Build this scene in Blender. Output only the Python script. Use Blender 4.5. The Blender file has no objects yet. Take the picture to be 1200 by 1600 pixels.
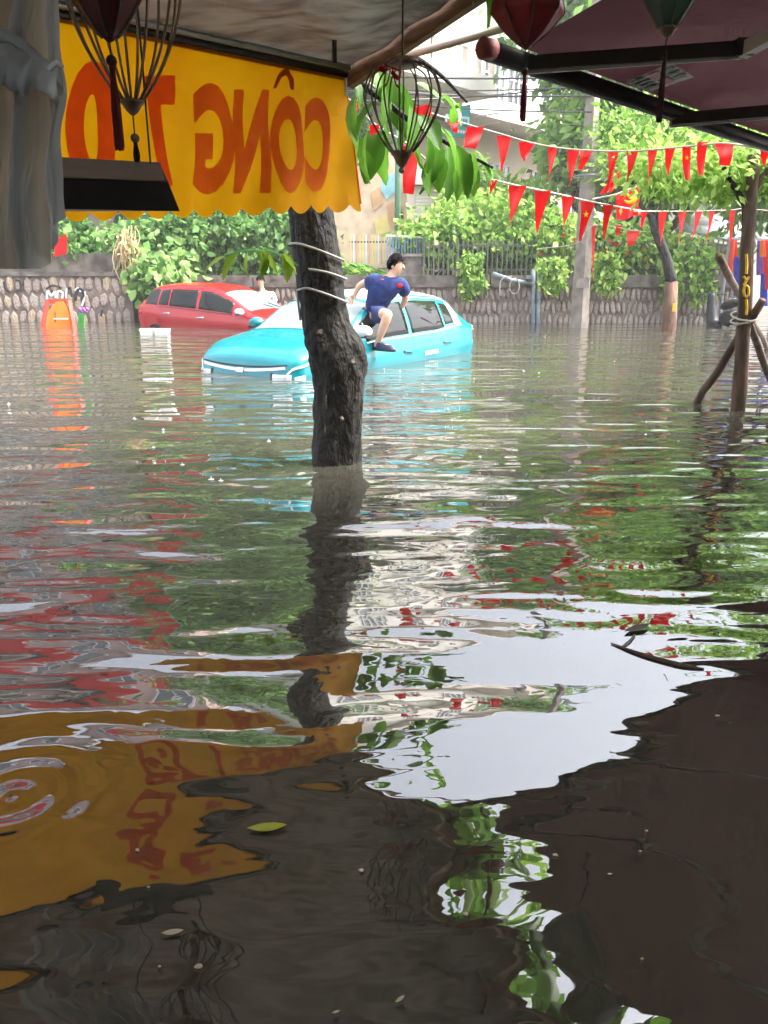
import bpy, bmesh, math, random
import numpy as np
from mathutils import Vector, Matrix

S = bpy.context.scene
COL = S.collection
R = math.radians
PI = math.pi
random.seed(7)

# ------------------------------------------------------------------ camera, world, sun, exposure
PITCH = R(16.92)
CAM_H = 1.0            # metres above the flood water
FPX = 1200.0           # focal length in pixels of a 1200 x 1600 picture
cam = bpy.data.cameras.new('camera')
cam.sensor_fit = 'VERTICAL'
cam.sensor_height = 24.0
cam.lens = 24.0 * FPX / 1600.0
cam.clip_start = 0.05
cam.clip_end = 800.0
cam_o = bpy.data.objects.new('camera', cam)
COL.objects.link(cam_o)
cam_o.location = (0, 0, CAM_H)
cam_o.rotation_euler = (PI / 2 - PITCH, 0, 0)
S.camera = cam_o

SUN_EL, SUN_AZ = R(56), R(88)      # azimuth clockwise from +Y
world = bpy.data.worlds.new('World')
S.world = world
world.use_nodes = True
wn = world.node_tree.nodes
wl = world.node_tree.links
bg = wn['Background']
sky = wn.new('ShaderNodeTexSky')
sky.sky_type = 'NISHITA'
sky.sun_disc = False
sky.sun_elevation = SUN_EL
sky.sun_rotation = SUN_AZ
sky.air_density = 1.0
sky.dust_density = 6.0
sky.ozone_density = 1.0
hs = wn.new('ShaderNodeHueSaturation')
hs.inputs['Saturation'].default_value = 0.42
wl.new(sky.outputs['Color'], hs.inputs['Color'])
wl.new(hs.outputs['Color'], bg.inputs['Color'])
bg.inputs['Strength'].default_value = 0.15

sun = bpy.data.lights.new('sun', 'SUN')
sun.energy = 1.5
sun.angle = R(25)
sun.color = (1.0, 0.96, 0.9)
sun_o = bpy.data.objects.new('sun', sun)
COL.objects.link(sun_o)
sd = Vector((math.sin(SUN_AZ) * math.cos(SUN_EL), math.cos(SUN_AZ) * math.cos(SUN_EL), math.sin(SUN_EL)))
sun_o.rotation_euler = (-sd).to_track_quat('-Z', 'Y').to_euler()
sun_o.location = sd * 60

S.view_settings.view_transform = 'Standard'
S.view_settings.look = 'None'
S.view_settings.exposure = 2.55
S.view_settings.gamma = 1.0
S.view_settings.use_curve_mapping = False
S.render.engine = 'CYCLES'
S.cycles.use_denoising = True
S.cycles.use_adaptive_sampling = True
S.cycles.adaptive_threshold = 0.03
S.cycles.adaptive_min_samples = 12
S.cycles.max_bounces = 5
S.cycles.diffuse_bounces = 2
S.cycles.glossy_bounces = 3
S.cycles.transmission_bounces = 2
S.cycles.transparent_max_bounces = 5
S.cycles.caustics_reflective = False
S.cycles.caustics_refractive = False
S.cycles.volume_bounces = 0
S.cycles.volume_max_steps = 32

# ------------------------------------------------------------------ survey: picture points to places
SP, CP = math.sin(PITCH), math.cos(PITCH)

def ray(x, y):
    a = (x - 600.0) / FPX
    b = (800.0 - y) / FPX
    return Vector((a, CP + b * SP, -SP + b * CP))

def at(x, y, Y):
    r = ray(x, y)
    k = Y / r.y
    return Vector((r.x * k, Y, CAM_H + r.z * k))

def onz(x, y, z=0.0):
    r = ray(x, y)
    k = (z - CAM_H) / r.z
    return Vector((r.x * k, r.y * k, z))

def mpp(p):
    """metres for one picture pixel at the place p"""
    return (p[1] * CP + (CAM_H - p[2]) * SP) / FPX

# ------------------------------------------------------------------ materials
def lin(c):
    c = c / 255.0
    return c / 12.92 if c <= 0.04045 else ((c + 0.055) / 1.055) ** 2.4

def rgb(r, g, b):
    return (lin(r), lin(g), lin(b), 1.0)

def new_mat(name):
    m = bpy.data.materials.new(name)
    m.use_nodes = True
    nt = m.node_tree
    return m, nt, nt.nodes, nt.links, nt.nodes['Principled BSDF']

def mat(name, col, rough=0.6, var=0.25, scale=6.0, bump=0.0, bscale=30.0, metal=0.0, spec=0.5, col2=None,
        coat=0.0, trans=0.0, stretch=(1, 1, 1), dirt=0.0, emis=None, detail=3.0):
    """principled surface whose colour wanders with noise; col2 is the stain colour; trans adds light coming through"""
    m, nt, N, L, B = new_mat(name)
    B.inputs['Roughness'].default_value = rough
    B.inputs['Metallic'].default_value = metal
    B.inputs['Specular IOR Level'].default_value = spec
    B.inputs['Coat Weight'].default_value = coat
    B.inputs['Coat Roughness'].default_value = 0.05
    tc = N.new('ShaderNodeTexCoord')
    mp = N.new('ShaderNodeMapping')
    mp.inputs['Scale'].default_value = stretch
    L.new(tc.outputs['Object'], mp.inputs['Vector'])
    n = N.new('ShaderNodeTexNoise')
    n.inputs['Scale'].default_value = scale
    n.inputs['Detail'].default_value = detail
    n.inputs['Roughness'].default_value = 0.42
    L.new(mp.outputs['Vector'], n.inputs['Vector'])
    mix = N.new('ShaderNodeMix')
    mix.data_type = 'RGBA'
    c2 = col2 if col2 else tuple(max(0.0, v * (1 - var)) for v in col[:3]) + (1,)
    mr = N.new('ShaderNodeMapRange')
    mr.inputs[1].default_value = 0.35
    mr.inputs[2].default_value = 0.68
    L.new(n.outputs['Fac'], mr.inputs[0])
    L.new(mr.outputs[0], mix.inputs['Factor'])
    mix.inputs['A'].default_value = col
    mix.inputs['B'].default_value = c2
    cout = mix.outputs['Result']
    L.new(cout, B.inputs['Base Color'])
    if bump > 0:
        bn = N.new('ShaderNodeTexNoise')
        bn.inputs['Scale'].default_value = bscale
        bn.inputs['Detail'].default_value = 3.0
        L.new(mp.outputs['Vector'], bn.inputs['Vector'])
        bp = N.new('ShaderNodeBump')
        bp.inputs['Strength'].default_value = 1.0
        bp.inputs['Distance'].default_value = bump
        L.new(bn.outputs['Fac'], bp.inputs['Height'])
        L.new(bp.outputs['Normal'], B.inputs['Normal'])
    if trans > 0:
        t = N.new('ShaderNodeBsdfTranslucent')
        L.new(cout, t.inputs['Color'])
        mx = N.new('ShaderNodeMixShader')
        mx.inputs[0].default_value = trans
        L.new(B.outputs[0], mx.inputs[1])
        L.new(t.outputs[0], mx.inputs[2])
        L.new(mx.outputs[0], N['Material Output'].inputs['Surface'])
    return m

def leaf_mat(name, dark, mid, light, trans=0.5, rough=0.5):
    """leaf colour chosen leaf by leaf from the stored tint"""
    m, nt, N, L, B = new_mat(name)
    at_ = N.new('ShaderNodeAttribute')
    at_.attribute_name = 'tint'
    oi = N.new('ShaderNodeObjectInfo')
    ad = N.new('ShaderNodeMath'); ad.operation = 'MULTIPLY_ADD'
    L.new(oi.outputs['Random'], ad.inputs[0]); ad.inputs[1].default_value = 0.3
    L.new(at_.outputs['Fac'], ad.inputs[2])
    cr = N.new('ShaderNodeValToRGB')
    e = cr.color_ramp.elements
    e[0].position = 0.1; e[0].color = dark
    e[1].position = 1.0; e[1].color = light
    k = e.new(0.55); k.color = mid
    L.new(ad.outputs[0], cr.inputs[0])
    L.new(cr.outputs[0], B.inputs['Base Color'])
    B.inputs['Roughness'].default_value = rough
    B.inputs['Specular IOR Level'].default_value = 0.35
    t = N.new('ShaderNodeBsdfTranslucent')
    L.new(cr.outputs[0], t.inputs['Color'])
    mx = N.new('ShaderNodeMixShader')
    mx.inputs[0].default_value = trans
    L.new(B.outputs[0], mx.inputs[1]); L.new(t.outputs[0], mx.inputs[2])
    L.new(mx.outputs[0], N['Material Output'].inputs['Surface'])
    return m

def glass_mat(name, tint, rough=0.03, alpha=0.0):
    m, nt, N, L, B = new_mat(name)
    B.inputs['Base Color'].default_value = tint
    B.inputs['Roughness'].default_value = rough
    B.inputs['Specular IOR Level'].default_value = 0.8
    B.inputs['IOR'].default_value = 1.55
    if alpha > 0:
        tr = N.new('ShaderNodeBsdfTransparent')
        mx = N.new('ShaderNodeMixShader')
        mx.inputs[0].default_value = alpha
        L.new(B.outputs[0], mx.inputs[1]); L.new(tr.outputs[0], mx.inputs[2])
        L.new(mx.outputs[0], N['Material Output'].inputs['Surface'])
    return m

M = {}
M['orange_cloth'] = mat('orange_cloth', rgb(246, 174, 10), 0.7, var=0.16, scale=2.2, trans=0.66, bump=0.006, bscale=9, col2=rgb(234, 152, 6))
M['letter_print'] = mat('letter_print', rgb(240, 136, 36), 0.7, var=0.2, scale=10, trans=0.6, col2=rgb(226, 118, 28))  # word letters: tone of print shaded by doubled cloth, put into the colour
M['letter_print_lit'] = mat('letter_print_lit', rgb(250, 116, 24), 0.7, var=0.15, scale=14, trans=0.6)  # same print; the lit digits' redder tone is put into the colour
M['grey_tarp'] = mat('grey_tarp', rgb(128, 124, 118), 0.45, scale=5, col2=rgb(78, 70, 64), trans=0.1, stretch=(1, 3, 1), bump=0.004, bscale=12)
M['curtain'] = mat('curtain', rgb(228, 232, 234), 0.4, scale=4, col2=rgb(186, 190, 194), trans=0.6, stretch=(3, 3, 0.4), bump=0.003, bscale=14)
M['beam_wood'] = mat('beam_wood', rgb(150, 112, 84), 0.7, scale=8, col2=rgb(112, 80, 60), stretch=(1, 1, 6), bump=0.001)
M['dark_metal'] = mat('dark_metal', rgb(46, 42, 42), 0.45, var=0.4, scale=20, metal=0.4)
M['grey_metal'] = mat('grey_metal', rgb(150, 152, 155), 0.4, var=0.2, scale=20, metal=0.5)
M['maroon_canvas'] = mat('maroon_canvas', rgb(90, 56, 62), 0.75, scale=3, col2=rgb(76, 46, 52), trans=0.08, bump=0.001, bscale=80)
M['maroon_tip'] = mat('maroon_tip', rgb(140, 70, 68), 0.6, scale=9)
M['pale_plastic'] = mat('pale_plastic', rgb(205, 206, 200), 0.4, var=0.12, scale=14)
M['sticker_white'] = mat('sticker_white', rgb(236, 236, 236), 0.5, var=0.2, scale=30)
M['sticker_grey'] = mat('sticker_grey', rgb(110, 116, 120), 0.5, var=0.3, scale=50)
M['sticker_red'] = mat('sticker_red', rgb(170, 90, 96), 0.5, var=0.3, scale=50)
M['lantern_maroon'] = mat('lantern_maroon', rgb(110, 46, 46), 0.55, scale=8, col2=rgb(80, 32, 34), trans=0.3, bump=0.001)
M['lantern_red'] = mat('lantern_red', rgb(168, 60, 60), 0.5, scale=10, col2=rgb(120, 40, 44), trans=0.35, bump=0.001)
M['lantern_green'] = mat('lantern_green', rgb(84, 112, 96), 0.5, scale=10, col2=rgb(56, 82, 70), trans=0.3)
M['bamboo_rib'] = mat('bamboo_rib', rgb(150, 128, 104), 0.6, scale=20, col2=rgb(112, 92, 72))
M['dark_rib'] = mat('dark_rib', rgb(110, 100, 84), 0.6, scale=20, col2=rgb(78, 68, 56))
M['turned_wood'] = mat('turned_wood', rgb(146, 122, 98), 0.55, scale=18, col2=rgb(108, 84, 64))
M['tassel_red'] = mat('tassel_red', rgb(108, 26, 30), 0.8, scale=40, stretch=(6, 6, 1))
M['tassel_dark'] = mat('tassel_dark', rgb(60, 26, 28), 0.8, scale=40, stretch=(6, 6, 1))
M['black_plastic'] = mat('black_plastic', rgb(30, 30, 34), 0.45, var=0.3, scale=12)
M['shade_grey'] = mat('shade_grey', rgb(150, 140, 130), 0.5, var=0.2, scale=12)
M['cord'] = mat('cord', rgb(40, 36, 36), 0.7)
M['white_cable'] = mat('white_cable', rgb(168, 166, 160), 0.5, var=0.2, scale=20)
M['dark_bark'] = mat('dark_bark', rgb(46, 42, 36), 0.8, scale=7, col2=rgb(14, 13, 12), stretch=(1, 1, 0.55), bump=0.03, bscale=34, detail=7)
M['bark_patch'] = mat('bark_patch', rgb(128, 118, 100), 0.9, scale=60, col2=rgb(60, 54, 46))
M['brown_bark'] = mat('brown_bark', rgb(104, 82, 66), 0.85, scale=14, col2=rgb(66, 52, 42), stretch=(1, 1, 0.3), bump=0.01, bscale=40)
M['pole_wood'] = mat('pole_wood', rgb(112, 88, 72), 0.8, scale=10, col2=rgb(64, 50, 40), stretch=(1, 1, 0.2), bump=0.006, bscale=30)
M['red_paint_bark'] = mat('red_paint_bark', rgb(124, 92, 74), 0.85, scale=12, col2=rgb(84, 62, 50), stretch=(1, 1, 0.3), bump=0.012, bscale=30)
M['yellow_paint'] = mat('yellow_paint', rgb(226, 180, 40), 0.6, scale=30, var=0.3)
M['concrete_pole'] = mat('concrete_pole', rgb(156, 146, 136), 0.85, scale=5, col2=rgb(122, 112, 102), bump=0.004, bscale=40)
M['wall_mortar_pale'] = mat('wall_mortar_pale', rgb(156, 142, 132), 0.9, scale=3, col2=rgb(118, 104, 96), bump=0.01, bscale=25)
M['stone_d'] = mat('stone_d', rgb(186, 172, 162), 0.9, scale=7, col2=rgb(150, 134, 126), bump=0.006, bscale=30)
M['stone_e'] = mat('stone_e', rgb(170, 156, 148), 0.9, scale=7, col2=rgb(132, 116, 108), bump=0.006, bscale=30)
M['wall_mortar'] = mat('wall_mortar', rgb(138, 124, 114), 0.9, scale=3, col2=rgb(98, 86, 78), bump=0.01, bscale=25)
M['stone_a'] = mat('stone_a', rgb(190, 176, 166), 0.85, scale=7, col2=rgb(140, 124, 114), bump=0.006, bscale=30)
M['stone_b'] = mat('stone_b', rgb(184, 168, 158), 0.85, scale=7, col2=rgb(128, 112, 104), bump=0.006, bscale=30)
M['stone_c'] = mat('stone_c', rgb(194, 178, 158), 0.85, scale=5, col2=rgb(160, 134, 104), bump=0.006, bscale=30)
M['wall_cap'] = mat('wall_cap', rgb(126, 118, 110), 0.9, scale=4, col2=rgb(78, 72, 66), bump=0.008, bscale=18)
M['paint_black'] = mat('paint_black', rgb(52, 52, 56), 0.7, var=0.4, scale=20)
M['paint_white'] = mat('paint_white', rgb(226, 228, 230), 0.7, var=0.15, scale=20)
M['soil'] = mat('soil', rgb(92, 80, 62), 0.95, scale=3, col2=rgb(60, 62, 40), bump=0.02, bscale=12)
M['road_bed'] = mat('road_bed', rgb(88, 84, 78), 0.9, scale=4, bump=0.004)
M['white_wall'] = mat('white_wall', rgb(236, 232, 226), 0.8, scale=0.7, col2=rgb(218, 212, 202))
M['cream_wall'] = mat('cream_wall', rgb(226, 214, 196), 0.8, scale=0.7, col2=rgb(206, 192, 172))
M['pink_wall'] = mat('pink_wall', rgb(186, 160, 156), 0.85, scale=0.6, col2=rgb(160, 132, 128))
M['slab'] = mat('slab', rgb(222, 214, 206), 0.85, scale=1.4, col2=rgb(196, 186, 174))
M['window_frame'] = mat('window_frame', rgb(206, 206, 206), 0.5, var=0.1)
M['grille'] = mat('grille', rgb(226, 226, 228), 0.5, var=0.1)
M['window_dark'] = glass_mat('window_dark', rgb(98, 104, 112), 0.08)
M['door_dark'] = mat('door_dark', rgb(120, 92, 80), 0.6)
M['shutter'] = mat('shutter', rgb(216, 208, 190), 0.6, var=0.1, scale=3)
M['sign_teal'] = mat('sign_teal', rgb(24, 150, 146), 0.5, var=0.1, scale=4)
M['sign_light'] = mat('sign_light', rgb(196, 222, 232), 0.5, var=0.1, scale=4)
M['tin_roof'] = mat('tin_roof', rgb(168, 172, 178), 0.5, scale=3, col2=rgb(140, 142, 150), metal=0.2)
M['tin_pink'] = mat('tin_pink', rgb(176, 150, 138), 0.7, scale=3, col2=rgb(140, 116, 104), stretch=(6, 1, 1))
M['blue_bar'] = mat('blue_bar', rgb(128, 158, 190), 0.5, var=0.2)
M['fence_dark'] = mat('fence_dark', rgb(112, 112, 104), 0.7, var=0.4)
M['mural_yellow'] = mat('mural_yellow', rgb(226, 206, 130), 0.8, scale=4, var=0.15)
M['mural_orange'] = mat('mural_orange', rgb(214, 168, 128), 0.8, scale=4)
M['mural_cyan'] = mat('mural_cyan', rgb(150, 204, 216), 0.8, scale=4)
M['mural_sand'] = mat('mural_sand', rgb(222, 196, 166), 0.8, scale=4)
M['green_post'] = mat('green_post', rgb(104, 142, 118), 0.5, scale=6)
M['steel_post'] = mat('steel_post', rgb(152, 162, 172), 0.5, scale=8, col2=rgb(118, 128, 138))
M['rope'] = mat('rope', rgb(186, 178, 164), 0.8, scale=40)
M['flag_red'] = mat('flag_red', rgb(226, 22, 22), 0.65, var=0.18, scale=4, trans=0.45, col2=rgb(204, 12, 18))
M['flag_yellow'] = mat('flag_yellow', rgb(250, 214, 20), 0.65, var=0.1, scale=6, trans=0.3)
M['cloth_blue'] = mat('cloth_blue', rgb(46, 62, 186), 0.7, scale=6, trans=0.3)
M['cloth_purple'] = mat('cloth_purple', rgb(128, 86, 178), 0.7, scale=6, trans=0.3)
M['cloth_white'] = mat('cloth_white', rgb(222, 222, 226), 0.7, scale=6, var=0.1, trans=0.2)
M['teal_paint'] = mat('teal_paint', rgb(0, 124, 136), 0.25, var=0.05, scale=2, coat=0.5)
M['roof_white'] = mat('roof_white', rgb(228, 230, 236), 0.3, var=0.05, scale=2, coat=0.6)
M['red_paint'] = mat('red_paint', rgb(176, 6, 20), 0.28, var=0.06, scale=2, coat=0.5)
M['car_glass'] = glass_mat('car_glass', rgb(26, 28, 26), 0.03)
M['car_glass'].node_tree.nodes['Principled BSDF'].inputs['Specular IOR Level'].default_value = 0.3
M['screen_glass'] = glass_mat('screen_glass', rgb(120, 134, 136), 0.04)
M['car_trim'] = mat('car_trim', rgb(34, 34, 38), 0.5, var=0.2)
M['cladding'] = mat('cladding', rgb(86, 90, 94), 0.6, var=0.15, scale=8)
M['chrome'] = mat('chrome', rgb(196, 206, 212), 0.22, var=0.05, metal=0.7)
M['lamp_clear'] = glass_mat('lamp_clear', rgb(222, 230, 234), 0.08)
M['lamp_red'] = glass_mat('lamp_red', rgb(196, 40, 34), 0.1)
M['tyre'] = mat('tyre', rgb(34, 32, 32), 0.8, var=0.3)
M['skin'] = mat('skin', rgb(226, 178, 152), 0.55, var=0.1, scale=12, spec=0.3)
M['hair'] = mat('hair', rgb(20, 16, 16), 0.95, spec=0.1, var=0.4, scale=60, stretch=(1, 1, 3))
M['navy_shirt'] = mat('navy_shirt', rgb(28, 48, 108), 0.85, var=0.45, scale=9, bump=0.016, bscale=11)
M['navy_shorts'] = mat('navy_shorts', rgb(46, 56, 104), 0.8, var=0.25, scale=14, bump=0.004, bscale=26)
M['shoe'] = mat('shoe', rgb(44, 50, 84), 0.6, var=0.3, scale=20)
M['shirt_white'] = mat('shirt_white', rgb(220, 222, 226), 0.8, var=0.1, scale=14)
M['eye_dark'] = mat('eye_dark', rgb(24, 18, 18), 0.4)
M['lips'] = mat('lips', rgb(196, 132, 116), 0.5)
M['orange_plastic'] = mat('orange_plastic', rgb(236, 122, 22), 0.45, var=0.15, scale=6, trans=0.15)
M['red_plastic'] = mat('red_plastic', rgb(216, 64, 40), 0.45, var=0.15, scale=6)
M['foam_white'] = mat('foam_white', rgb(232, 232, 232), 0.7, var=0.08, scale=8)
M['petal'] = mat('petal', rgb(186, 110, 206), 0.6, var=0.2, scale=20, trans=0.3)
M['stem_green'] = mat('stem_green', rgb(84, 170, 84), 0.6, var=0.2, scale=20)
M['dry_vine'] = mat('dry_vine', rgb(206, 184, 136), 0.8, var=0.25, scale=8, trans=0.2)
M['leaf_float'] = mat('leaf_float', rgb(146, 148, 40), 0.5, var=0.3, scale=30)
M['leaf_dark'] = mat('leaf_dark', rgb(52, 54, 34), 0.5, var=0.4, scale=30)
M['leaf_dead'] = mat('leaf_dead', rgb(176, 160, 136), 0.7, var=0.3, scale=30)
M['wire'] = mat('wire', rgb(70, 68, 72), 0.6)
M['leaf_bush'] = leaf_mat('leaf_bush', rgb(46, 80, 36), rgb(106, 152, 76), rgb(172, 208, 130))
M['leaf_vine'] = leaf_mat('leaf_vine', rgb(66, 104, 38), rgb(124, 168, 70), rgb(188, 214, 118))
M['leaf_tree'] = leaf_mat('leaf_tree', rgb(64, 106, 46), rgb(128, 172, 78), rgb(190, 220, 134))
M['leaf_fine'] = leaf_mat('leaf_fine', rgb(76, 116, 46), rgb(130, 172, 72), rgb(184, 212, 120))
M['leaf_far'] = leaf_mat('leaf_far', rgb(58, 100, 48), rgb(104, 150, 74), rgb(156, 192, 112))
M['leaf_sprig'] = leaf_mat('leaf_sprig', rgb(104, 136, 44), rgb(140, 168, 60), rgb(176, 196, 90), trans=0.5)
M['leaf_big'] = leaf_mat('leaf_big', rgb(62, 104, 34), rgb(100, 150, 50), rgb(150, 190, 76), trans=0.45, rough=0.4)

# ------------------------------------------------------------------ mesh building
class MB:
    """collects shapes in world (or a thing's own) coordinates and links them as ONE mesh object"""
    def __init__(self):
        self.v = []
        self.f = []
        self.tint = None

    def add(self, verts, faces):
        o = len(self.v)
        self.v.extend([tuple(p) for p in verts])
        self.f.extend([tuple(i + o for i in f) for f in faces])
        return self

    def box(self, c, size, rot=None, taper=1.0):
        hx, hy, hz = size[0] / 2, size[1] / 2, size[2] / 2
        vs = []
        for sz in (-1, 1):
            k = taper if sz > 0 else 1.0
            for sx, sy in ((-1, -1), (1, -1), (1, 1), (-1, 1)):
                p = Vector((sx * hx * k, sy * hy * k, sz * hz))
                if rot is not None:
                    p = rot @ p
                vs.append(p + Vector(c))
        return self.add(vs, [(3, 2, 1, 0), (4, 5, 6, 7), (0, 1, 5, 4), (1, 2, 6, 5), (2, 3, 7, 6), (3, 0, 4, 7)])

    def bar(self, a, b, w, h=None, up=(0, 0, 1)):
        """square bar from a to b"""
        a, b = Vector(a), Vector(b)
        h = w if h is None else h
        d = (b - a)
        L = d.length
        d.normalize()
        u = Vector(up)
        s = d.cross(u)
        if s.length < 1e-4:
            s = d.cross(Vector((1, 0, 0)))
        s.normalize()
        u = s.cross(d)
        rot = Matrix((s, d, u)).transposed()
        return self.box((a + b) / 2, (w, L, h), rot)

    def tube(self, path, rad, n=8, noise=0.0, seed=0, cap=True, flat=1.0):
        pts = [Vector(p) for p in path]
        if not hasattr(rad, '__len__'):
            rad = [rad] * len(pts)
        rng = random.Random(seed)
        prev = None
        vs, fs = [], []
        for i, p in enumerate(pts):
            t = (pts[min(i + 1, len(pts) - 1)] - pts[max(i - 1, 0)])
            if t.length < 1e-9:
                t = Vector((0, 0, 1))
            t.normalize()
            if prev is None:
                ref = Vector((0, 0, 1)) if abs(t.z) < 0.9 else Vector((1, 0, 0))
                s = t.cross(ref).normalized()
            else:
                s = (prev - t * prev.dot(t))
                s = s.normalized() if s.length > 1e-6 else t.orthogonal().normalized()
            prev = s
            u = t.cross(s)
            for k in range(n):
                a = 2 * PI * k / n
                r = rad[i] * (1 + (rng.uniform(-noise, noise) if noise else 0))
                vs.append(p + s * math.cos(a) * r + u * math.sin(a) * r * flat)
        for i in range(len(pts) - 1):
            for k in range(n):
                k2 = (k + 1) % n
                fs.append((i * n + k, i * n + k2, (i + 1) * n + k2, (i + 1) * n + k))
        if cap:
            fs.append(tuple(range(n - 1, -1, -1)))
            fs.append(tuple((len(pts) - 1) * n + k for k in range(n)))
        return self.add(vs, fs)

    def lathe(self, c, prof, n=20, squash=1.0):
        """profile of (radius, z) turned about the vertical through c"""
        c = Vector(c)
        vs, fs = [], []
        for r, z in prof:
            for k in range(n):
                a = 2 * PI * k / n
                vs.append(c + Vector((math.cos(a) * r, math.sin(a) * r * squash, z)))
        for i in range(len(prof) - 1):
            for k in range(n):
                k2 = (k + 1) % n
                fs.append((i * n + k, i * n + k2, (i + 1) * n + k2, (i + 1) * n + k))
        fs.append(tuple(range(n - 1, -1, -1)))
        fs.append(tuple((len(prof) - 1) * n + k for k in range(n)))
        return self.add(vs, fs)

    def grid(self, fn, nu, nv, thick=None):
        """sheet fn(u, v) -> point, u and v from 0 to 1; thick adds a back sheet along the surface normal"""
        vs = [Vector(fn(i / nu, j / nv)) for j in range(nv + 1) for i in range(nu + 1)]
        fs = [(j * (nu + 1) + i, j * (nu + 1) + i + 1, (j + 1) * (nu + 1) + i + 1, (j + 1) * (nu + 1) + i)
              for j in range(nv) for i in range(nu)]
        return self.add(vs, fs)

    def prism(self, poly, off):
        """flat polygon (list of points) pushed along the vector off"""
        n = len(poly)
        off = Vector(off)
        vs = [Vector(p) for p in poly] + [Vector(p) + off for p in poly]
        fs = [tuple(range(n - 1, -1, -1)), tuple(range(n, 2 * n))]
        fs += [(i, (i + 1) % n, n + (i + 1) % n, n + i) for i in range(n)]
        return self.add(vs, fs)

    def build(self, name, m, parent=None, smooth=False, local=False, origin=None, recalc=True):
        o = None
        if parent is not None:
            org = Vector((0, 0, 0)) if local else Vector(WORLD.get(parent.name, (0, 0, 0)))
        elif origin is not None:
            org = Vector(origin)
        else:
            xs = np.array(self.v)
            org = Vector(((xs[:, 0].min() + xs[:, 0].max()) / 2, (xs[:, 1].min() + xs[:, 1].max()) / 2, xs[:, 2].min()))
        me = bpy.data.meshes.new(name)
        me.from_pydata([(p[0] - org.x, p[1] - org.y, p[2] - org.z) for p in self.v], [], self.f)
        if recalc:
            bm = bmesh.new(); bm.from_mesh(me)
            bmesh.ops.recalc_face_normals(bm, faces=bm.faces)
            bm.to_mesh(me); bm.free()
        me.update()
        me.materials.append(M[m] if isinstance(m, str) else m)
        if smooth:
            me.polygons.foreach_set('use_smooth', [True] * len(me.polygons))
        o = bpy.data.objects.new(name, me)
        COL.objects.link(o)
        if parent is not None:
            o.parent = parent
            WORLD[o.name] = org
        else:
            o.location = org
            WORLD[o.name] = org
        return o

WORLD = {}

def thing(name, label, cat, loc=(0, 0, 0), group=None, rotz=0.0):
    o = bpy.data.objects.new(name, None)
    o.empty_display_size = 0.1
    COL.objects.link(o)
    o.location = loc
    o.rotation_euler = (0, 0, rotz)
    WORLD[o.name] = Vector(loc)
    return tag(o, label, cat, group)

def tag(o, label=None, cat=None, group=None, kind=None):
    if label: o['label'] = label
    if cat: o['category'] = cat
    if group: o['group'] = group
    if kind: o['kind'] = kind
    return o

def link_copy(src, parent, loc, rot=None, scale=None, m=None):
    c = src.copy()
    COL.objects.link(c)
    c.parent = parent
    c.location = loc
    if rot is not None: c.rotation_euler = rot
    if scale is not None: c.scale = scale
    WORLD[c.name] = WORLD.get(parent.name, Vector((0, 0, 0))) if parent else Vector(loc)
    return c

def smooth_path(pts, k=6):
    """Catmull-Rom through the points"""
    P = [Vector(p) for p in pts]
    out = []
    for i in range(len(P) - 1):
        p0, p1, p2, p3 = P[max(i - 1, 0)], P[i], P[i + 1], P[min(i + 2, len(P) - 1)]
        for j in range(k):
            t = j / k
            out.append(0.5 * ((2 * p1) + (p2 - p0) * t + (2 * p0 - 5 * p1 + 4 * p2 - p3) * t * t + (3 * p1 - p0 - 3 * p2 + p3) * t ** 3))
    out.append(P[-1])
    return out

def lerp_list(vals, n):
    xs = np.linspace(0, len(vals) - 1, n)
    return list(np.interp(xs, range(len(vals)), vals))

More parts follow.
